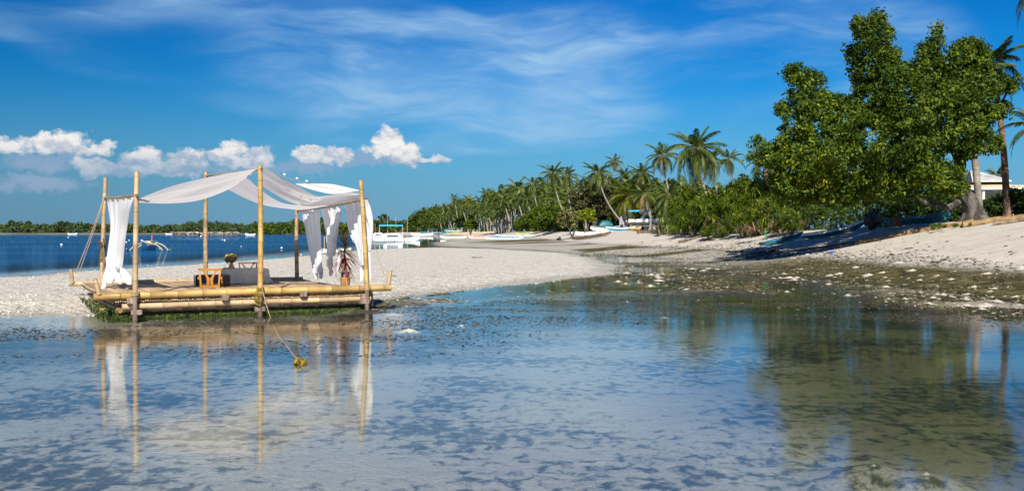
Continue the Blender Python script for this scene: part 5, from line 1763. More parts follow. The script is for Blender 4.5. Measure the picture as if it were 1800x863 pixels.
for k, (x, y, d) in enumerate([(107, 392.5, 800), (118, 394, 805), (20, 392, 800), (50, 393, 810), (565, 389, 720), (587, 387, 715), (520, 391, 720), (675, 383, 700)]):
    broad_tree(['tall dark tree rising highest above the far mangrove shore at the left', 'smaller tree just right of the highest one on the far mangrove shore', 'tree above the far mangrove shore nearest the left edge', 'second tree from the left edge above the far mangrove shore', 'tree above the mangroves just left of the hanging right curtains', 'tree above the mangroves behind the hanging right curtains', 'tree above the mangroves beside the right back pole', 'tree above the mangroves beyond the blue awning boat'][k], (x, y), (x, 411), d, (5 if k < 4 else 9, 4 if k < 4 else 6), 'leaf_mangrove', 80 + k, 40, 16, 1.6, group='trees above the far shore')
# rocky islet cliff: undercut limestone blocks
cliff = thing('rocky_islet', 'low undercut limestone ledge of the islet across the water', 'rock', pt(362, 413, 480))
g = random.Random(31)
for k in range(30):
    x = 303 + k * 4.0
    c = pt(x, 410.6 + g.uniform(-.7, .8), 479 + g.uniform(-1.5, 2)) - cliff.location
    rings = []
    for zf, rf in ((-1.0, .55), (-.3, .7), (.1, 1.05), (.6, 1.1), (1.0, .8)):
        rings.append([c + Vector((math.cos(a) * .95 * rf * g.uniform(.75, 1.2), math.sin(a) * 1.0 * rf * g.uniform(.75, 1.2), zf * g.uniform(.55, .85))) for a in [2 * math.pi * q / 8 for q in range(8)]])
    mb = MB(); mb.loft(rings, g.uniform(.6, 1.25)); mb.build('rock', M['rock'], cliff, False)

# ------------------------------------------------------------------ white roofed house behind the palms
hc = pt(1712, 345, 78); hz0 = zg(hc.x, hc.y)
house = thing('beach_house', 'white roofed beach house behind the palms at the right', 'house', (hc.x + 1.2, hc.y, hz0), R(-12))
hl = lambda x, y, d: pt(x, y, d) - house.location
ze = EYE + (HOR - 332) * 78 / F - hz0
zp = EYE + (HOR - 300) * 78 / F - hz0
zm = EYE + (HOR - 322) * 78 / F - hz0
def roof(name, x0, x1, z0, z1, d0, topw, mat, thick=.10, ribs=14):
    mb = MB()
    base_ = [(x0, -d0), (x1, -d0), (x1, d0), (x0, d0)]
    cx = (x0 + x1) / 2 + topw[0]
    tp_ = [(cx - topw[1], -.1), (cx + topw[1], -.1), (cx + topw[1], .1), (cx - topw[1], .1)]
    mb.loft([[Vector((x, y, z0 - thick)) for x, y in base_], [Vector((x, y, z0)) for x, y in base_], [Vector((x, y, z1)) for x, y in tp_]], 1.0)
    mb.build(name, M[mat], house, False)
    if not ribs: return
    mb = MB()
    for k in range(1, ribs):
        f_ = k / ribs
        for (a, b, c_, d_) in ((base_[0], base_[1], tp_[0], tp_[1]), (base_[1], base_[2], tp_[1], tp_[2])):
            p0 = Vector((a[0] + (b[0] - a[0]) * f_, a[1] + (b[1] - a[1]) * f_, z0 + .02)); p1 = Vector((c_[0] + (d_[0] - c_[0]) * f_, c_[1] + (d_[1] - c_[1]) * f_, z1 + .02))
            mb.tube([p0, p1], .022, 4, .85)
    o_ = mb.build('roof_seam', M[mat], house, False); tag(o_, kind='stuff')
roof('lower_roof', -2.2, 1.7, ze, zm + .15, 2.2, (-.3, 1.3), 'roofcream', .10, 0)
roof('upper_roof', -1.6, 1.2, zm + .12, zp, 1.6, (-1.1, .12), 'roof')
mb = MB(); mb.box((-.25, -2.22, ze - .08), (3.94, .05, .14)); mb.build('fascia', M['wallwhite'], house, False)
mb = MB(); mb.box((-.25, .6, (ze - .2) / 2), (3.2, 1.6, ze - .22)); mb.build('wall', M['wallwhite'], house, False)
for x in (-2.0, -.9, .3, 1.5):
    mb = MB(); mb.box((x, -2.0, (ze - .12) / 2), (.16, .16, ze - .14)); mb.build('post', M['wallwhite'], house, False)
for x in (-1.2, -.25, .7):
    mb = MB(); mb.box((x, -.21, 1.0), (.7, .06, 1.3)); f_ = mb.build('window', M['darkwood'], house, False)
    mb = MB(); mb.box((x, -.25, 1.0), (.56, .02, 1.14)); mb.build('pane', M['glassdark'], f_, False)
h2c = pt(1812, 345, 80)
h2 = thing('beach_house', 'second low roof beyond the white roofed house at the right edge', 'house', (h2c.x, h2c.y, zg(h2c.x, h2c.y)))
mb = MB(); zz = EYE + (HOR - 333) * 80 / F - h2.location.z
mb.loft([[Vector((sx * 2.9, sy * 2.2, zz - .5)) for sx, sy in ((-1, -1), (1, -1), (1, 1), (-1, 1))], [Vector((sx * 2.9, sy * 2.2, zz - .42)) for sx, sy in ((-1, -1), (1, -1), (1, 1), (-1, 1))], [Vector((sx * 1.6, sy * .1, zz + .35)) for sx, sy in ((-1, -1), (1, -1), (1, 1), (-1, 1))]]); mb.build('roof', M['roofcream'], h2, False)
mb = MB(); mb.box((0, .2, (zz - .5) / 2), (5.0, 3.4, zz - .52)); mb.build('wall', M['wallwhite'], h2, False)


# ------------------------------------------------------------------ boats
def hull_mesh(L, B, H, sheer=.55, mat='white', lip=.03, stern_up=.35, n=19, tone=1.0, z0=0.0, full=1.7):
    """open canoe hull with a floor, bow at +x"""
    rings = []
    for i in range(n):
        u = -1 + 2 * i / (n - 1)
        hb = B / 2 * max(.03, (1 - abs(u) ** full)) ** .8
        top_ = H + (sheer * max(0, u) ** 2.6 + stern_up * max(0, -u) ** 2.6) * H
        bot = z0 + (H * .9 * max(0, abs(u) - .72) / .28 * .8 if abs(u) > .72 else 0)
        x = u * L / 2
        inner = max(bot + .10, top_ - .30)
        hi = max(hb - lip, .008)
        rings.append([Vector((x, -hb, top_)), Vector((x, -hb * .92, bot + (top_ - bot) * .45)), Vector((x, -hb * .45, bot)), Vector((x, hb * .45, bot)),
                      Vector((x, hb * .92, bot + (top_ - bot) * .45)), Vector((x, hb, top_)), Vector((x, hi, top_)), Vector((x, hi * .7, inner)), Vector((x, -hi * .7, inner)), Vector((x, -hi, top_))])
    mb = MB(); mb.loft(rings, tone)
    return mb


def stripe(L, B, H, sheer, stern_up, thick, n=19, full=1.7, drop=.02):
    mb = MB()
    for sd in (-1, 1):
        ra = []
        for i in range(n):
            u = -1 + 2 * i / (n - 1)
            hb = (B / 2 * max(.03, (1 - abs(u) ** full)) ** .8 + .012) * sd
            top_ = H + (sheer * max(0, u) ** 2.6 + stern_up * max(0, -u) ** 2.6) * H - drop
            x = u * L / 2
            ra.append([Vector((x, hb - .012 * sd, top_)), Vector((x, hb + .014 * sd, top_ - .01)), Vector((x, hb * .985 + .014 * sd, top_ - thick)), Vector((x, hb * .96 - .012 * sd, top_ - thick))])
        mb.loft(ra)
    return mb


def bangka(label, px, py, d, L, yaw, hull='white', trim='blue', outr='white', H=.6, B=.85, mast=None, canopy=None, cabin=None, floats=True, group='outrigger boats along the shore', roll=0.0, z=None, span=2.0, beams=2, cat='boat'):
    c = pt(px, py, d)
    zz = z if z is not None else max(zg(c.x, c.y), -.12)
    b = thing('outrigger_boat', label, cat, (c.x, c.y, zz), yaw, group)
    if roll: b.rotation_euler = (roll, 0, yaw)
    hull_mesh(L, B, H).build('hull', M[hull], b)
    stripe(L, B, H, .55, .35, .15).build('gunwale', M[trim], b)
    mb = MB(); mb.box((0, 0, H * .80), (L * .62, B * .70, .04)); mb.build('deck_board', M['white'], b, False)
    if floats:
        for sd in (-1, 1):
            mb = MB(); mb.tube(spl([Vector((-L * .36, sd * span, .16)), Vector((0, sd * span, .08)), Vector((L * .30, sd * span, .10)), Vector((L * .42, sd * span * .97, .30))], 14), [.06] * 13 + [.03], 7)
            mb.build('outrigger_float', M[outr], b)
        for k in range(beams):
            x = L * (-.20 + .40 * k / max(beams - 1, 1))
            mb = MB(); mb.tube(spl([Vector((x, -span, .12)), Vector((x, -span * .62, H * .85)), Vector((x, 0, H * 1.12)), Vector((x, span * .62, H * .85)), Vector((x, span, .12))], 17), .040, 6)
            mb.build('cross_beam', M['bamboo_pale' if outr != 'yellow' else 'yellow'], b)
    for (x, h) in (mast or []):
        mb = MB(); mb.tube([(x, 0, H * .5), (x, 0, h)], [.05, .035], 7); mb.build('mast', M['bamboo_pale'], b)
    if canopy:
        x0, x1, h, mt = canopy
        mb = MB()
        mb.loft([[Vector((x, y, h + .18 * (1 - (y / (B * .8)) ** 2) + q)) for y in np.linspace(-B * .8, B * .8, 7)] + [Vector((x, y, h - .04 + .18 * (1 - (y / (B * .8)) ** 2))) for y in np.linspace(B * .8, -B * .8, 7)] for x, q in ((x0, .0), ((x0 + x1) / 2, .04), (x1, .0))])
        mb.build('awning', M[mt], b)
        for x in (x0 + .1, x1 - .1):
            for sd in (-1, 1):
                mb = MB(); mb.tube([(x, sd * B * .42, H * .8), (x, sd * B * .7, h)], .025, 6); mb.build('awning_post', M['white'], b)
    if cabin:
        x0, x1, h = cabin
        mb = MB(); mb.loft([[Vector((x, -B * .36, H * .75)), Vector((x, B * .36, H * .75)), Vector((x, B * .30, hh_)), Vector((x, -B * .30, hh_))] for x, hh_ in ((x0, h * .8), (x0 + .3, h), (x1 - .5, h), (x1, h * .72))])
        mb.build('cabin', M['white'], b, False)
        for sd in (-1, 1):
            mb = MB(); mb.box(((x0 + x1) / 2, sd * (B * .335 + .012), H * .75 + (h - H * .75) * .55), ((x1 - x0) * .6, .02, (h - H * .75) * .35)); mb.build('window', M['glassdark'], b, False)
    return b


# moored and beached boats, far to near
bangka('big white outrigger boat with a blue awning afloat by the right curtain', 694, 422.5, 192, 9.6, R(4), 'white', 'white', 'white', .60, 1.1, [(-4.6, 4.6), (-1.4, 5.3), (.2, 4.9), (2.4, 4.6)], (-3.0, 1.6, 3.0, 'skyblue'), (-2.2, 1.4, 1.45), True, z=-.15, span=2.8, beams=3)
bangka('second white outrigger boat with a small cabin behind the one with the blue awning', 672, 415.5, 270, 9.0, R(-8), 'white', 'green', 'white', .62, 1.1, [(-2, 4.2)], None, (-2.4, .4, 1.5), True, z=-.1, span=2.6)
bangka('low plain white boat lying alone at the water line in front of the far grove', 797, 418.5, 240, 6.4, R(176), 'white', 'white', 'white', .46, .85, None, None, None, False)
bangka('small white boat with an orange red side on the mud', 843, 420.5, 200, 4.6, R(172), 'white', 'red', 'red', .62, .95, None, None, None, True, span=1.2)
bangka('white and blue outrigger boat on the mud right of the orange sided one', 887, 420, 185, 7.2, R(6), 'white', 'blue', 'white', .48, .8, [(-.6, 3.7)], None, None, True, span=1.7)
bangka('long blue sided boat with a white deck drawn up behind the white and blue one', 905, 415.5, 215, 8.4, R(4), 'blue', 'white', 'white', .48, .85, None, None, None, True, span=1.9)
bangka('pale yellow hulled boat up the sand behind the blue sided one', 922, 411.5, 235, 4.4, R(10), 'yellow', 'green', 'yellow', .6, .85, None, None, None, False)
bangka('teal boat with a dark awning on the far beach under the leafy trees', 762, 411, 430, 11.0, R(8), 'teal', 'skyblue', 'white', .9, 1.3, [(-2, 4)], (-2.4, 1.6, 2.6, 'teal'), None, True, span=2.2)
bangka('grey white boat in front of the teal boat on the far beach', 742, 413.5, 400, 9.0, R(176), 'white', 'white', 'white', .8, 1.1, [(2, 3.5)], None, None, True, span=2.0)
bangka('green awning boat among the far trees of the grove', 797, 410, 430, 7.5, R(170), 'green', 'white', 'white', .7, 1.0, None, (-1.8, 1.5, 2.0, 'green'), None, False)
bangka('yellow brown upturned boat on the far beach below the palms', 815, 410.5, 380, 9.0, R(3), 'yellow', 'yellow', 'yellow', .55, .9, None, None, None, False)
bangka('second yellow brown boat on the far beach, nearer the leaning trunks', 850, 409.5, 340, 8.0, R(-4), 'yellow', 'yellow', 'yellow', .5, .85, None, None, None, False)
b_ = bangka('small outrigger boat seen end on, anchored on the blue sea between the left poles', 262, 438, 92, 4.6, R(-86), 'blue', 'white', 'yellow', .75, .95, None, None, None, True, None, z=-.16, span=1.5)
mb = MB(); mb.box((.2, 0, .82), (1.3, .80, .34), None, 1.0, .04); mb.build('cabin', M['yellow'], b_, False)
mb = MB(); mb.tube([(-.4, .12, .6), (-.45, .14, 1.5)], .04, 6); mb.build('mast', M['red'], b_)
bangka('small green and white boat beached behind the hanging right curtains', 583, 442, 78, 3.2, R(170), 'green', 'white', 'white', .32, .6, [(.6, 1.3)], None, None, True, None, span=.8)
# boats pulled up near the trailer
bangka('white outrigger boat drawn up under the yellow green tree', 1040, 407, 143, 6.2, R(12), 'white', 'white', 'white', .40, .7, None, None, None, True, 'boats drawn up left of the trailer boat', span=1.3)
bangka('white boat with its bow towards the trailer boat', 1075, 405.5, 146, 6.6, R(16), 'white', 'white', 'white', .42, .7, None, None, None, True, 'boats drawn up left of the trailer boat', span=1.4)
bangka('blue and white boat nearest to the outboard of the trailer boat', 1091, 405, 140, 4.6, R(20), 'blue', 'white', 'white', .42, .70, None, None, None, False, 'boats drawn up left of the trailer boat')
b_ = bangka('teal boat with an arched teal shelter left of the trailer boat', 1066, 402, 156, 5.2, R(14), 'white', 'teal', 'white', .6, .95, None, None, None, False, 'boats drawn up left of the trailer boat')
mb = MB(); mb.loft([[Vector((x, .55 * math.cos(a), .55 + hh_ * math.sin(a))) for a in np.linspace(0, math.pi, 9)] for x, hh_ in ((-1.2, .55), (-.8, 1.05), (.4, 1.1), (.9, .7))]); mb.build('shelter', M['teal'], b_)
# orange kayak-like boat in front of the trailer
bangka('small orange boat lying in front of the trailer wheels', 1117, 405.2, 138, 1.7, R(8), 'orange', 'yellow', 'orange', .34, .6, None, None, None, False, 'boats drawn up left of the trailer boat')

# speedboat on its trailer
c = pt(1137, 403, 150)
sp = thing('trailer_boat', 'white motor boat with a bright blue bimini top parked on a trailer', 'motor boat', (c.x, c.y, zg(c.x, c.y)), R(2))
ZB = .75
mb = MB()
rings = []
for i in range(13):
    u = i / 12
    hb = 1.0 * (1 - .92 * max(0, (u - .45) / .55) ** 2.2); zb = ZB + .45 * max(0, (u - .55) / .45) ** 2; zt = ZB + .85 + .22 * u * u
    x = -2.9 + 5.8 * u
    rings.append([Vector((x, -hb, zt)), Vector((x, -hb * .92, ZB + .38 + .1 * u)), Vector((x, -.03, zb)), Vector((x, .03, zb)), Vector((x, hb * .92, ZB + .38 + .1 * u)), Vector((x, hb, zt)), Vector((x, hb * .85, zt + .03)), Vector((x, -hb * .85, zt + .03))])
mb.loft(rings); mb.build('hull', M['white'], sp)
mb = MB(); mb.box((-.1, -1.0, ZB + .42), (5.0, .03, .06)); mb.build('rub_rail', M['black'], sp, False)
mb = MB(); mb.loft([[Vector((x, -.8, z0)), Vector((x, .8, z0)), Vector((x, .62, z1)), Vector((x, -.62, z1))] for x, z0, z1 in ((-.4, ZB + .9, ZB + 1.55), (.0, ZB + .9, ZB + 1.45), (.7, ZB + .92, ZB + .95))]); mb.build('windscreen', M['glassdark'], sp, False)
mb = MB(); mb.tube([(-.9, -.92, ZB + .9), (-.2, -.85, ZB + 1.75)], .09, 8); mb.tube([(-.9, .92, ZB + .9), (-.2, .85, ZB + 1.75)], .09, 8); mb.tube([(-.2, -.85, ZB + 1.75), (-.2, .85, ZB + 1.75)], .08, 8); mb.build('roll_bar', M['white'], sp)
mb = MB(); mb.loft([[Vector((x, y, ZB + 2.12 + .10 * (1 - y * y) + q)) for y in np.linspace(-1, 1, 7)] + [Vector((x, y, ZB + 2.00 + .10 * (1 - y * y))) for y in np.linspace(1, -1, 7)] for x, q in ((-2.9, 0), (-1.3, .05), (.7, .0))]); mb.build('bimini', M['skyblue'], sp)
for x in (-2.7, .5):
    for sd in (-1, 1):
        mb = MB(); mb.tube([(x * .6 - .3, sd * .95, ZB + .9), (x, sd * .95, ZB + 2.05)], .022, 6); mb.build('bimini_pole', M['metal'], sp)
om = thing('outboard_motor', 'black outboard motor tilted on the stern of the trailer boat', 'outboard motor', sp.location, R(2))
mb = MB(); mb.box((-3.35, 0, ZB + 1.15), (.75, .60, .95), Matrix.Rotation(R(-14), 3, 'Y'), 1.0, .14); mb.build('cowling', M['black'], om)
mb = MB(); mb.box((-3.30, 0, ZB + .35), (.34, .22, 1.1), Matrix.Rotation(R(-14), 3, 'Y'), 1.0, .05); mb.build('leg', M['black'], om)
mb = MB()
for k in range(3):
    mb.box((-3.48, .16 * math.cos(k * 2.1), ZB - .12 + .16 * math.sin(k * 2.1)), (.05, .16, .24), Matrix.Rotation(k * 2.1, 3, 'X'))
mb.build('propeller', M['metal'], om, False)
trl = thing('boat_trailer', 'grey two axle boat trailer under the white motor boat', 'trailer', sp.location, R(2))
for sd in (-1, 1):
    mb = MB(); mb.box((.2, sd * .75, .62), (5.6, .09, .11)); mb.build('frame_rail', M['metal'], trl, False)
for x in (-1.5, .0, 1.6):
    mb = MB(); mb.box((x, 0, .60), (.09, 1.5, .09)); mb.build('cross_member', M['metal'], trl, False)
for x in (-.35, .40):
    for sd in (-1, 1):
        mb = MB(); mb.lathe((0, 0, 0), [(.17, -.09), (.30, -.09), (.32, -.05), (.32, .05), (.30, .09), (.17, .09)], 18); wme = mb.build('wheel', M['black'], trl); wme.location = (x, sd * .98, .32); wme.rotation_euler = (R(90), 0, 0)
        mb = MB(); mb.lathe((0, 0, 0), [(.04, -.085), (.18, -.075), (.18, .075), (.04, .085)], 14); mb.build('rim', M['white'], wme)
mb = MB(); mb.tube([(3.0, -.7, .62), (4.4, 0, .55), (4.9, 0, .55)], .05, 6); mb.tube([(3.0, .7, .62), (4.4, 0, .55)], .05, 6); mb.build('drawbar', M['metal'], trl)
sb_ = thing('surf_board', 'pale blue board standing upright left of the outboard motor', 'board', pt(1092, 403, 152)); sb_.location.z = zg(sb_.location.x, sb_.location.y)
mb = MB(); mb.loft([[Vector((w_ * s1, .05 * s2, z_ + .12 * z_)) for s1, s2 in ((-1, -1), (1, -1), (1, 1), (-1, 1))] for z_, w_ in ((0, .15), (.4, .28), (1.2, .30), (1.7, .2), (1.95, .03))]); mb.build('board_body', M['metal'], sb_)
pb_ = thing('banner', 'pale pink cloth hanging behind the outboard motor', 'cloth', pt(1099, 403, 153)); pb_.location.z = zg(pb_.location.x, pb_.location.y)
mb = MB(); mb.loft([[Vector((x, .05 * math.sin(x * 9 + z_), z_)) for x in np.linspace(-.3, .3, 7)] for z_ in (.7, 1.4, 2.1)], 1.0, False); mb.build('cloth_sheet', pmat('pink_cloth', (.55, .36, .36), (.62, .44, .44), 4, .9), pb_)

# boats in the shade of the huge tree
def canoe(label, p0, p1, H, B, hull, trim, sheer=.5, grp='boats lying in the shade of the huge tree', extra=None):
    """p0 stern, p1 bow as (x, y, d)"""
    a, b = pt(*p0), pt(*p1)
    a.z, b.z = zg(a.x, a.y), zg(b.x, b.y)
    d_ = b - a; L = d_.length; c = (a + b) / 2
    o_ = thing('outrigger_boat', label, 'boat', c + Z3 * .06, 0, grp)
    o_.rotation_euler = (0, -math.asin(d_.z / L), math.atan2(d_.y, d_.x))
    hull_mesh(L, B, H, sheer).build('hull', M[hull], o_)
    stripe(L, B, H, sheer, .35, .13).build('gunwale', M[trim], o_)
    mb = MB(); mb.box((0, 0, H * .82), (L * .6, B * .66, .03)); mb.build('deck_board', M['old_wood'], o_, False)
    for k in range(3):
        x = L * (-.25 + .25 * k)
        mb = MB(); mb.tube([(x, -B * .55, H * 1.02), (x, B * .55, H * 1.02)], .03, 6); mb.build('thwart', M[trim], o_)
    return o_
b1 = canoe('long teal boat with a pale deck under the left half of the huge tree', (1412, 405, 58), (1522, 396.5, 58), .36, .52, 'teal', 'white')
b2 = canoe('dark teal boat with the highest sides under the right half of the huge tree', (1672, 389, 55), (1528, 396, 56), .55, .70, 'teal', 'teal')
b3 = canoe('boat whose blue bow pokes out left of the huge tree shade', (1412, 405, 62), (1336, 410, 61), .22, .45, 'blue', 'teal')
mb = MB(); mb.tube([(1.0, 0, .3), (1.02, 0, 1.05)], .035, 6); mb.tube([(.85, 0, .85), (1.2, 0, .85)], .03, 6); mb.build('mast', M['green'], b3)
mb = MB(); mb.tube([(.4, 0, .3), (.42, 0, 1.05)], .02, 6); mb.build('mast', M['white'], b1)
net = thing('tarp_heap', 'black heap of tarpaulin on the bow of the dark teal boat', 'tarpaulin', pt(1533, 394, 55.4)); net.location.z = zg(net.location.x, net.location.y) + .45
g = np.random.RandomState(8)
mb = MB(); mb.ball((0, 0, .15), .55, 14, 1.0, (.75, .6, .85))
mb.v = [tuple(np.array(q) * (1 + .18 * g.normal())) for q in mb.v]; mb.build('heap', M['black'], net)
mb = MB(); mb.tube([(-.2, 0, .5), (-.24, 0, 1.1)], .015, 5); mb.build('stick', M['bamboo_old'], net)
rb_ = thing('rusty_engine', 'rust red engine block between the two shaded boats', 'engine', pt(1577, 396, 54)); rb_.location.z = zg(rb_.location.x, rb_.location.y)
mb = MB(); mb.box((0, 0, .3), (.35, .4, .5), None, 1.0, .05); mb.build('block', pmat('rust', (.16, .05, .025), (.26, .09, .04), 9, .9), rb_)
mb = MB(); mb.tube([(0, -.1, .5), (.1, -.15, .85), (.25, -.15, .85)], .06, 7); mb.build('exhaust', M['drift'], rb_)

# poles, logs and driftwood on the sand
def log(name, label, a, b, r0, r1, mat, n=9, bow=.1, seed=0, group=None):
    g = random.Random(seed)
    A = pt(*a); B_ = pt(*b); A.z = zg(A.x, A.y) + r0 * .7; B_.z = zg(B_.x, B_.y) + r1 * .7
    root = thing(name, label, 'log' if name != 'bamboo_pole' else 'pole', A, 0, group)
    K = 12; path = []
    for k in range(K + 1):
        f_ = k / K; p = A.lerp(B_, f_) + Vector((0, 0, 0))
        p.z = max(p.z, zg(p.x, p.y) + r0 * .5) + g.uniform(-.02, .02) * r0 * 8
        p += Vector((g.uniform(-1, 1), g.uniform(-1, 1), 0)) * bow
        path.append(p - A)
    mb = MB(); mb.tube(path, [(r0 + (r1 - r0) * k / K) * g.uniform(.85, 1.15) for k in range(K + 1)], n, [g.uniform(.75, 1.15) for _ in range(K + 1)])
    mb.build('log_body', M[mat], root)
    return root


log('bamboo_pole', 'long tawny pole lying along the sand in front of the shaded boats', (1502, 410, 49), (1712, 392, 47), .11, .13, 'pole', 10, .03, 1)
log('bamboo_pole', 'thick weathered pole running from the huge trunk towards the right edge', (1690, 391, 46), (1850, 377, 44.5), .15, .17, 'pole', 10, .04, 2)
log('driftwood_log', 'dark driftwood log lying on sand right of the huge trunk at the edge', (1745, 388, 44), (1850, 381, 43), .10, .12, 'drift', 8, .04, 3)
log('driftwood_log', 'crooked dark driftwood branch in the shade left of the tawny pole', (1318, 427, 56), (1365, 421, 56), .06, .11, 'drift', 7, .14, 4)
log('driftwood_log', 'dark straight stick running from the shade to the tawny pole', (1390, 423, 53), (1500, 411, 50), .05, .06, 'drift', 7, .05, 5)
log('driftwood_log', 'grey log half sunk in the weedy flat below the bushes', (1193, 444, 78), (1242, 441, 80), .13, .08, 'drift', 8, .12, 6)
log('driftwood_log', 'short dark log on the sand below the trailer boat', (1122, 428, 108), (1142, 426, 110), .20, .14, 'drift', 8, .1, 7)
log('driftwood_log', 'small dark stick lying on the middle of the white rubble bar', (829, 455.5, 58), (848, 455, 58.5), .035, .03, 'drift', 6, .05, 8)
log('driftwood_log', 'short dark twig beside the right end peg of the raft', (690, 489, 34), (696, 488.5, 34), .03, .02, 'drift', 6, .0, 9)
log('driftwood_log', 'thin dark branch at the right tip of the rubble bar', (1055, 486, 35), (1085, 483, 35.5), .04, .02, 'drift', 6, .06, 10)
log('driftwood_log', 'waterlogged dark branch lying under water at the bottom left corner', (75, 858, 6.35), (140, 848, 6.5), .035, .012, 'drift', 8, .02, 11).location.z -= .02
dug = canoe('old dugout canoe lying low on the sand below the seated person', (1075, 431.5, 118), (1003, 428, 122), .38, .6, 'drift', 'drift', .4, 'old canoes on the flat')
sc = thing('plastic_scrap', 'crumpled bright blue plastic scrap on the bare beach', 'litter', pt(1461, 425, 47)); sc.location.z = zg(sc.location.x, sc.location.y)
mb = MB(); g = np.random.RandomState(4); mb.ball((0, 0, .04), .09, 9, 1.0, (1.5, .8, .5)); mb.v = [tuple(np.array(q) * (1 + .3 * g.normal())) for q in mb.v]; mb.build('scrap', M['bluescrap'], sc, False)

# buoys
buoy_lab = ['white buoy left of the raft, the larger of two near the left edge', 'tiny white buoy beyond the larger one near the left edge', 'white buoy just right of the left curtain, left one of a pair', 'white buoy just right of the left curtain, right one of a pair', 'largest white buoy on the open water above the fruit bowl', 'tiny white buoy touching the largest one above the fruit bowl', 'white buoy between the centre pole and the right back pole', 'tiny white buoy just left of the centre pole', 'tiny white buoy near the sandbar beside the right back pole', 'far white buoy below the rocky islet near the middle back pole', 'pale buoy under the far mangrove shore at the left']
for k, (x, y, r_) in enumerate(((108, 431, .16), (120, 418, .16), (222, 426.5, .14), (227, 423, .14), (395, 423, .20), (391, 422, .1), (495, 437, .12), (424, 434, .07), (529, 449, .06), (353, 416, .35), (92, 410.5, .5))):
    X, Y = gp(x, max(y, 412))
    bo = thing('mooring_buoy', buoy_lab[k], 'buoy', (X, Y, .04), 0, 'white mooring buoys on the sea')
    r_ = max(r_, 2.2 * Y / F * .5) * .9
    mb = MB(); mb.ball((0, 0, r_ * .3), r_, 10, 1.0, (1, 1, .75)); mb.build('float', M['white'], bo)
    mb = MB(); mb.tube([(0, 0, r_ * .9), (0, 0, r_ * 1.35)], r_ * .12, 5); mb.build('eye', M['metal'], bo)
for k, (x, y, d, L, lab) in enumerate([(127, 412.5, 640, 6, 'tiny white boat far off below the mangrove shore at the left'), (440, 414.2, 470, 5, 'tiny white boat just right of the rocky islet'), (297, 412, 640, 4.5, 'tiny white boat just left of the rocky islet')]):
    bangka(lab, x, y, d, L, R(5 + 170 * (k % 2)), 'white', 'blue', 'white', .9, 1.2, None, None, None, False, 'distant white boats', z=-.1)


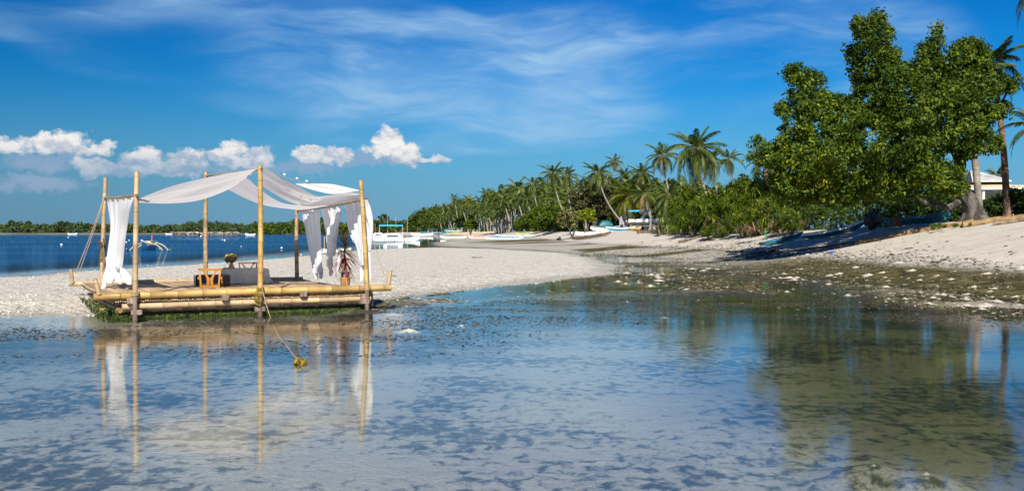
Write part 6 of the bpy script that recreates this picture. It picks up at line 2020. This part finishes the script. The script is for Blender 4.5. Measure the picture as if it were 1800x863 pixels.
# ------------------------------------------------------------------ people
def person(label, loc, rotz, pose, skin='skin', top='cloth_dark', bottom='cloth_dark', hat=None, group=None):
    root = thing('person', label, 'person', loc, rotz, group)
    if pose == 'sit':
        J = {'pel': (0, 0, .12, .13), 'chest': (.05, 0, .42, .135), 'neck': (.10, 0, .60, .05), 'head': (.15, 0, .74, .095), 'crown': (.14, 0, .83, .07)}
        arms = [((.07, s * .17, .53), (.18, s * .22, .30), (.38, s * .12, .24), (.44, s * .10, .22)) for s in (-1, 1)]
        legs = [((.05, s * .10, .12), (.44, s * .16, .38), (.48, s * .12, .05), (.62, s * .12, .03)) for s in (-1, 1)]
    else:
        J = {'pel': (0, 0, .90, .12), 'chest': (.0, 0, 1.22, .135), 'neck': (.01, 0, 1.43, .05), 'head': (.03, 0, 1.55, .095), 'crown': (.02, 0, 1.64, .075)}
        arms = [((0, s * .18, 1.36), (-.02, s * .24, 1.08), (.08, s * .23, .84), (.11, s * .22, .76)) for s in (-1, 1)]
        legs = [((0, s * .09, .88), (.10 * s, s * .10, .48), (.12 * s - .05, s * .10, .07), (.12 * s + .10, s * .10, .03)) for s in (-1, 1)]
    vs, es, rd = [], [], []
    def add(p, r_, par=None):
        vs.append(p); rd.append(r_)
        if par is not None: es.append((par, len(vs) - 1))
        return len(vs) - 1
    pel = add(J['pel'][:3], J['pel'][3]); ch_ = add(J['chest'][:3], J['chest'][3], pel); nk = add(J['neck'][:3], J['neck'][3], ch_); hd = add(J['head'][:3], J['head'][3], nk); add(J['crown'][:3], J['crown'][3], hd)
    for a in arms:
        k = ch_
        for p, r_ in zip(a, (.055, .045, .032, .026)): k = add(p, r_, k)
    for l in legs:
        k = pel
        for p, r_ in zip(l, (.085, .062, .042, .032)): k = add(p, r_, k)
    me_ = bpy.data.meshes.new('body'); me_.from_pydata(vs, es, [])
    a_ = me_.attributes.new('tone', 'FLOAT', 'POINT'); a_.data.foreach_set('value', [1.0] * len(vs))
    me_.materials.append(M[skin])
    o_ = obj('body', me_, root)
    sm_ = o_.modifiers.new('skin', 'SKIN'); sm_.use_smooth_shade = True
    for k, r_ in enumerate(rd): me_.skin_vertices[0].data[k].radius = (r_, r_)
    me_.skin_vertices[0].data[0].use_root = True
    ss_ = o_.modifiers.new('sub', 'SUBSURF'); ss_.levels = 1; ss_.render_levels = 1
    p0, p1 = Vector(J['pel'][:3]), Vector(J['neck'][:3])
    mb = MB(); mb.tube([p0 - Z3 * .02, p0.lerp(p1, .35), p0.lerp(p1, .75), p1], [.155, .15, .165, .07], 14, 1.0, True, .75 if pose != 'sit' else .85); mb.build('shirt', M[top], root)
    for l in legs:
        q = [Vector(p) for p in l[:3]]
        mb = MB(); mb.tube([q[0], q[0].lerp(q[1], .5), q[1]], [.115, .095, .078], 9); mb.build('shorts_leg', M[bottom], root)
    h_ = Vector(J['head'][:3])
    mb = MB(); mb.ball(h_ + Vector((-.02, 0, .05)), .105, 10, 1.0, (1, .92, .85)); mb.build('hair' if not hat else 'cap', M[hat or 'cloth_dark'], root)
    return root


pp = pt(985, 410.5, 135)
person('person in dark clothes and a white cap sitting on sand by the pale leafed tree', (pp.x, pp.y, zg(pp.x, pp.y)), R(200), 'sit', hat='white')
pp = pt(771, 414, 330)
person('person in dark clothes standing at the far water line near the low white boat', (pp.x, pp.y, max(zg(pp.x, pp.y), -.05)), R(-60), 'stand', top='cloth_red')
pp = pt(827, 417, 260)
person('person standing on the mud between the low white boat and the orange sided boat', (pp.x, pp.y, max(zg(pp.x, pp.y), -.05)), R(-100), 'stand', bottom='cloth_dark')
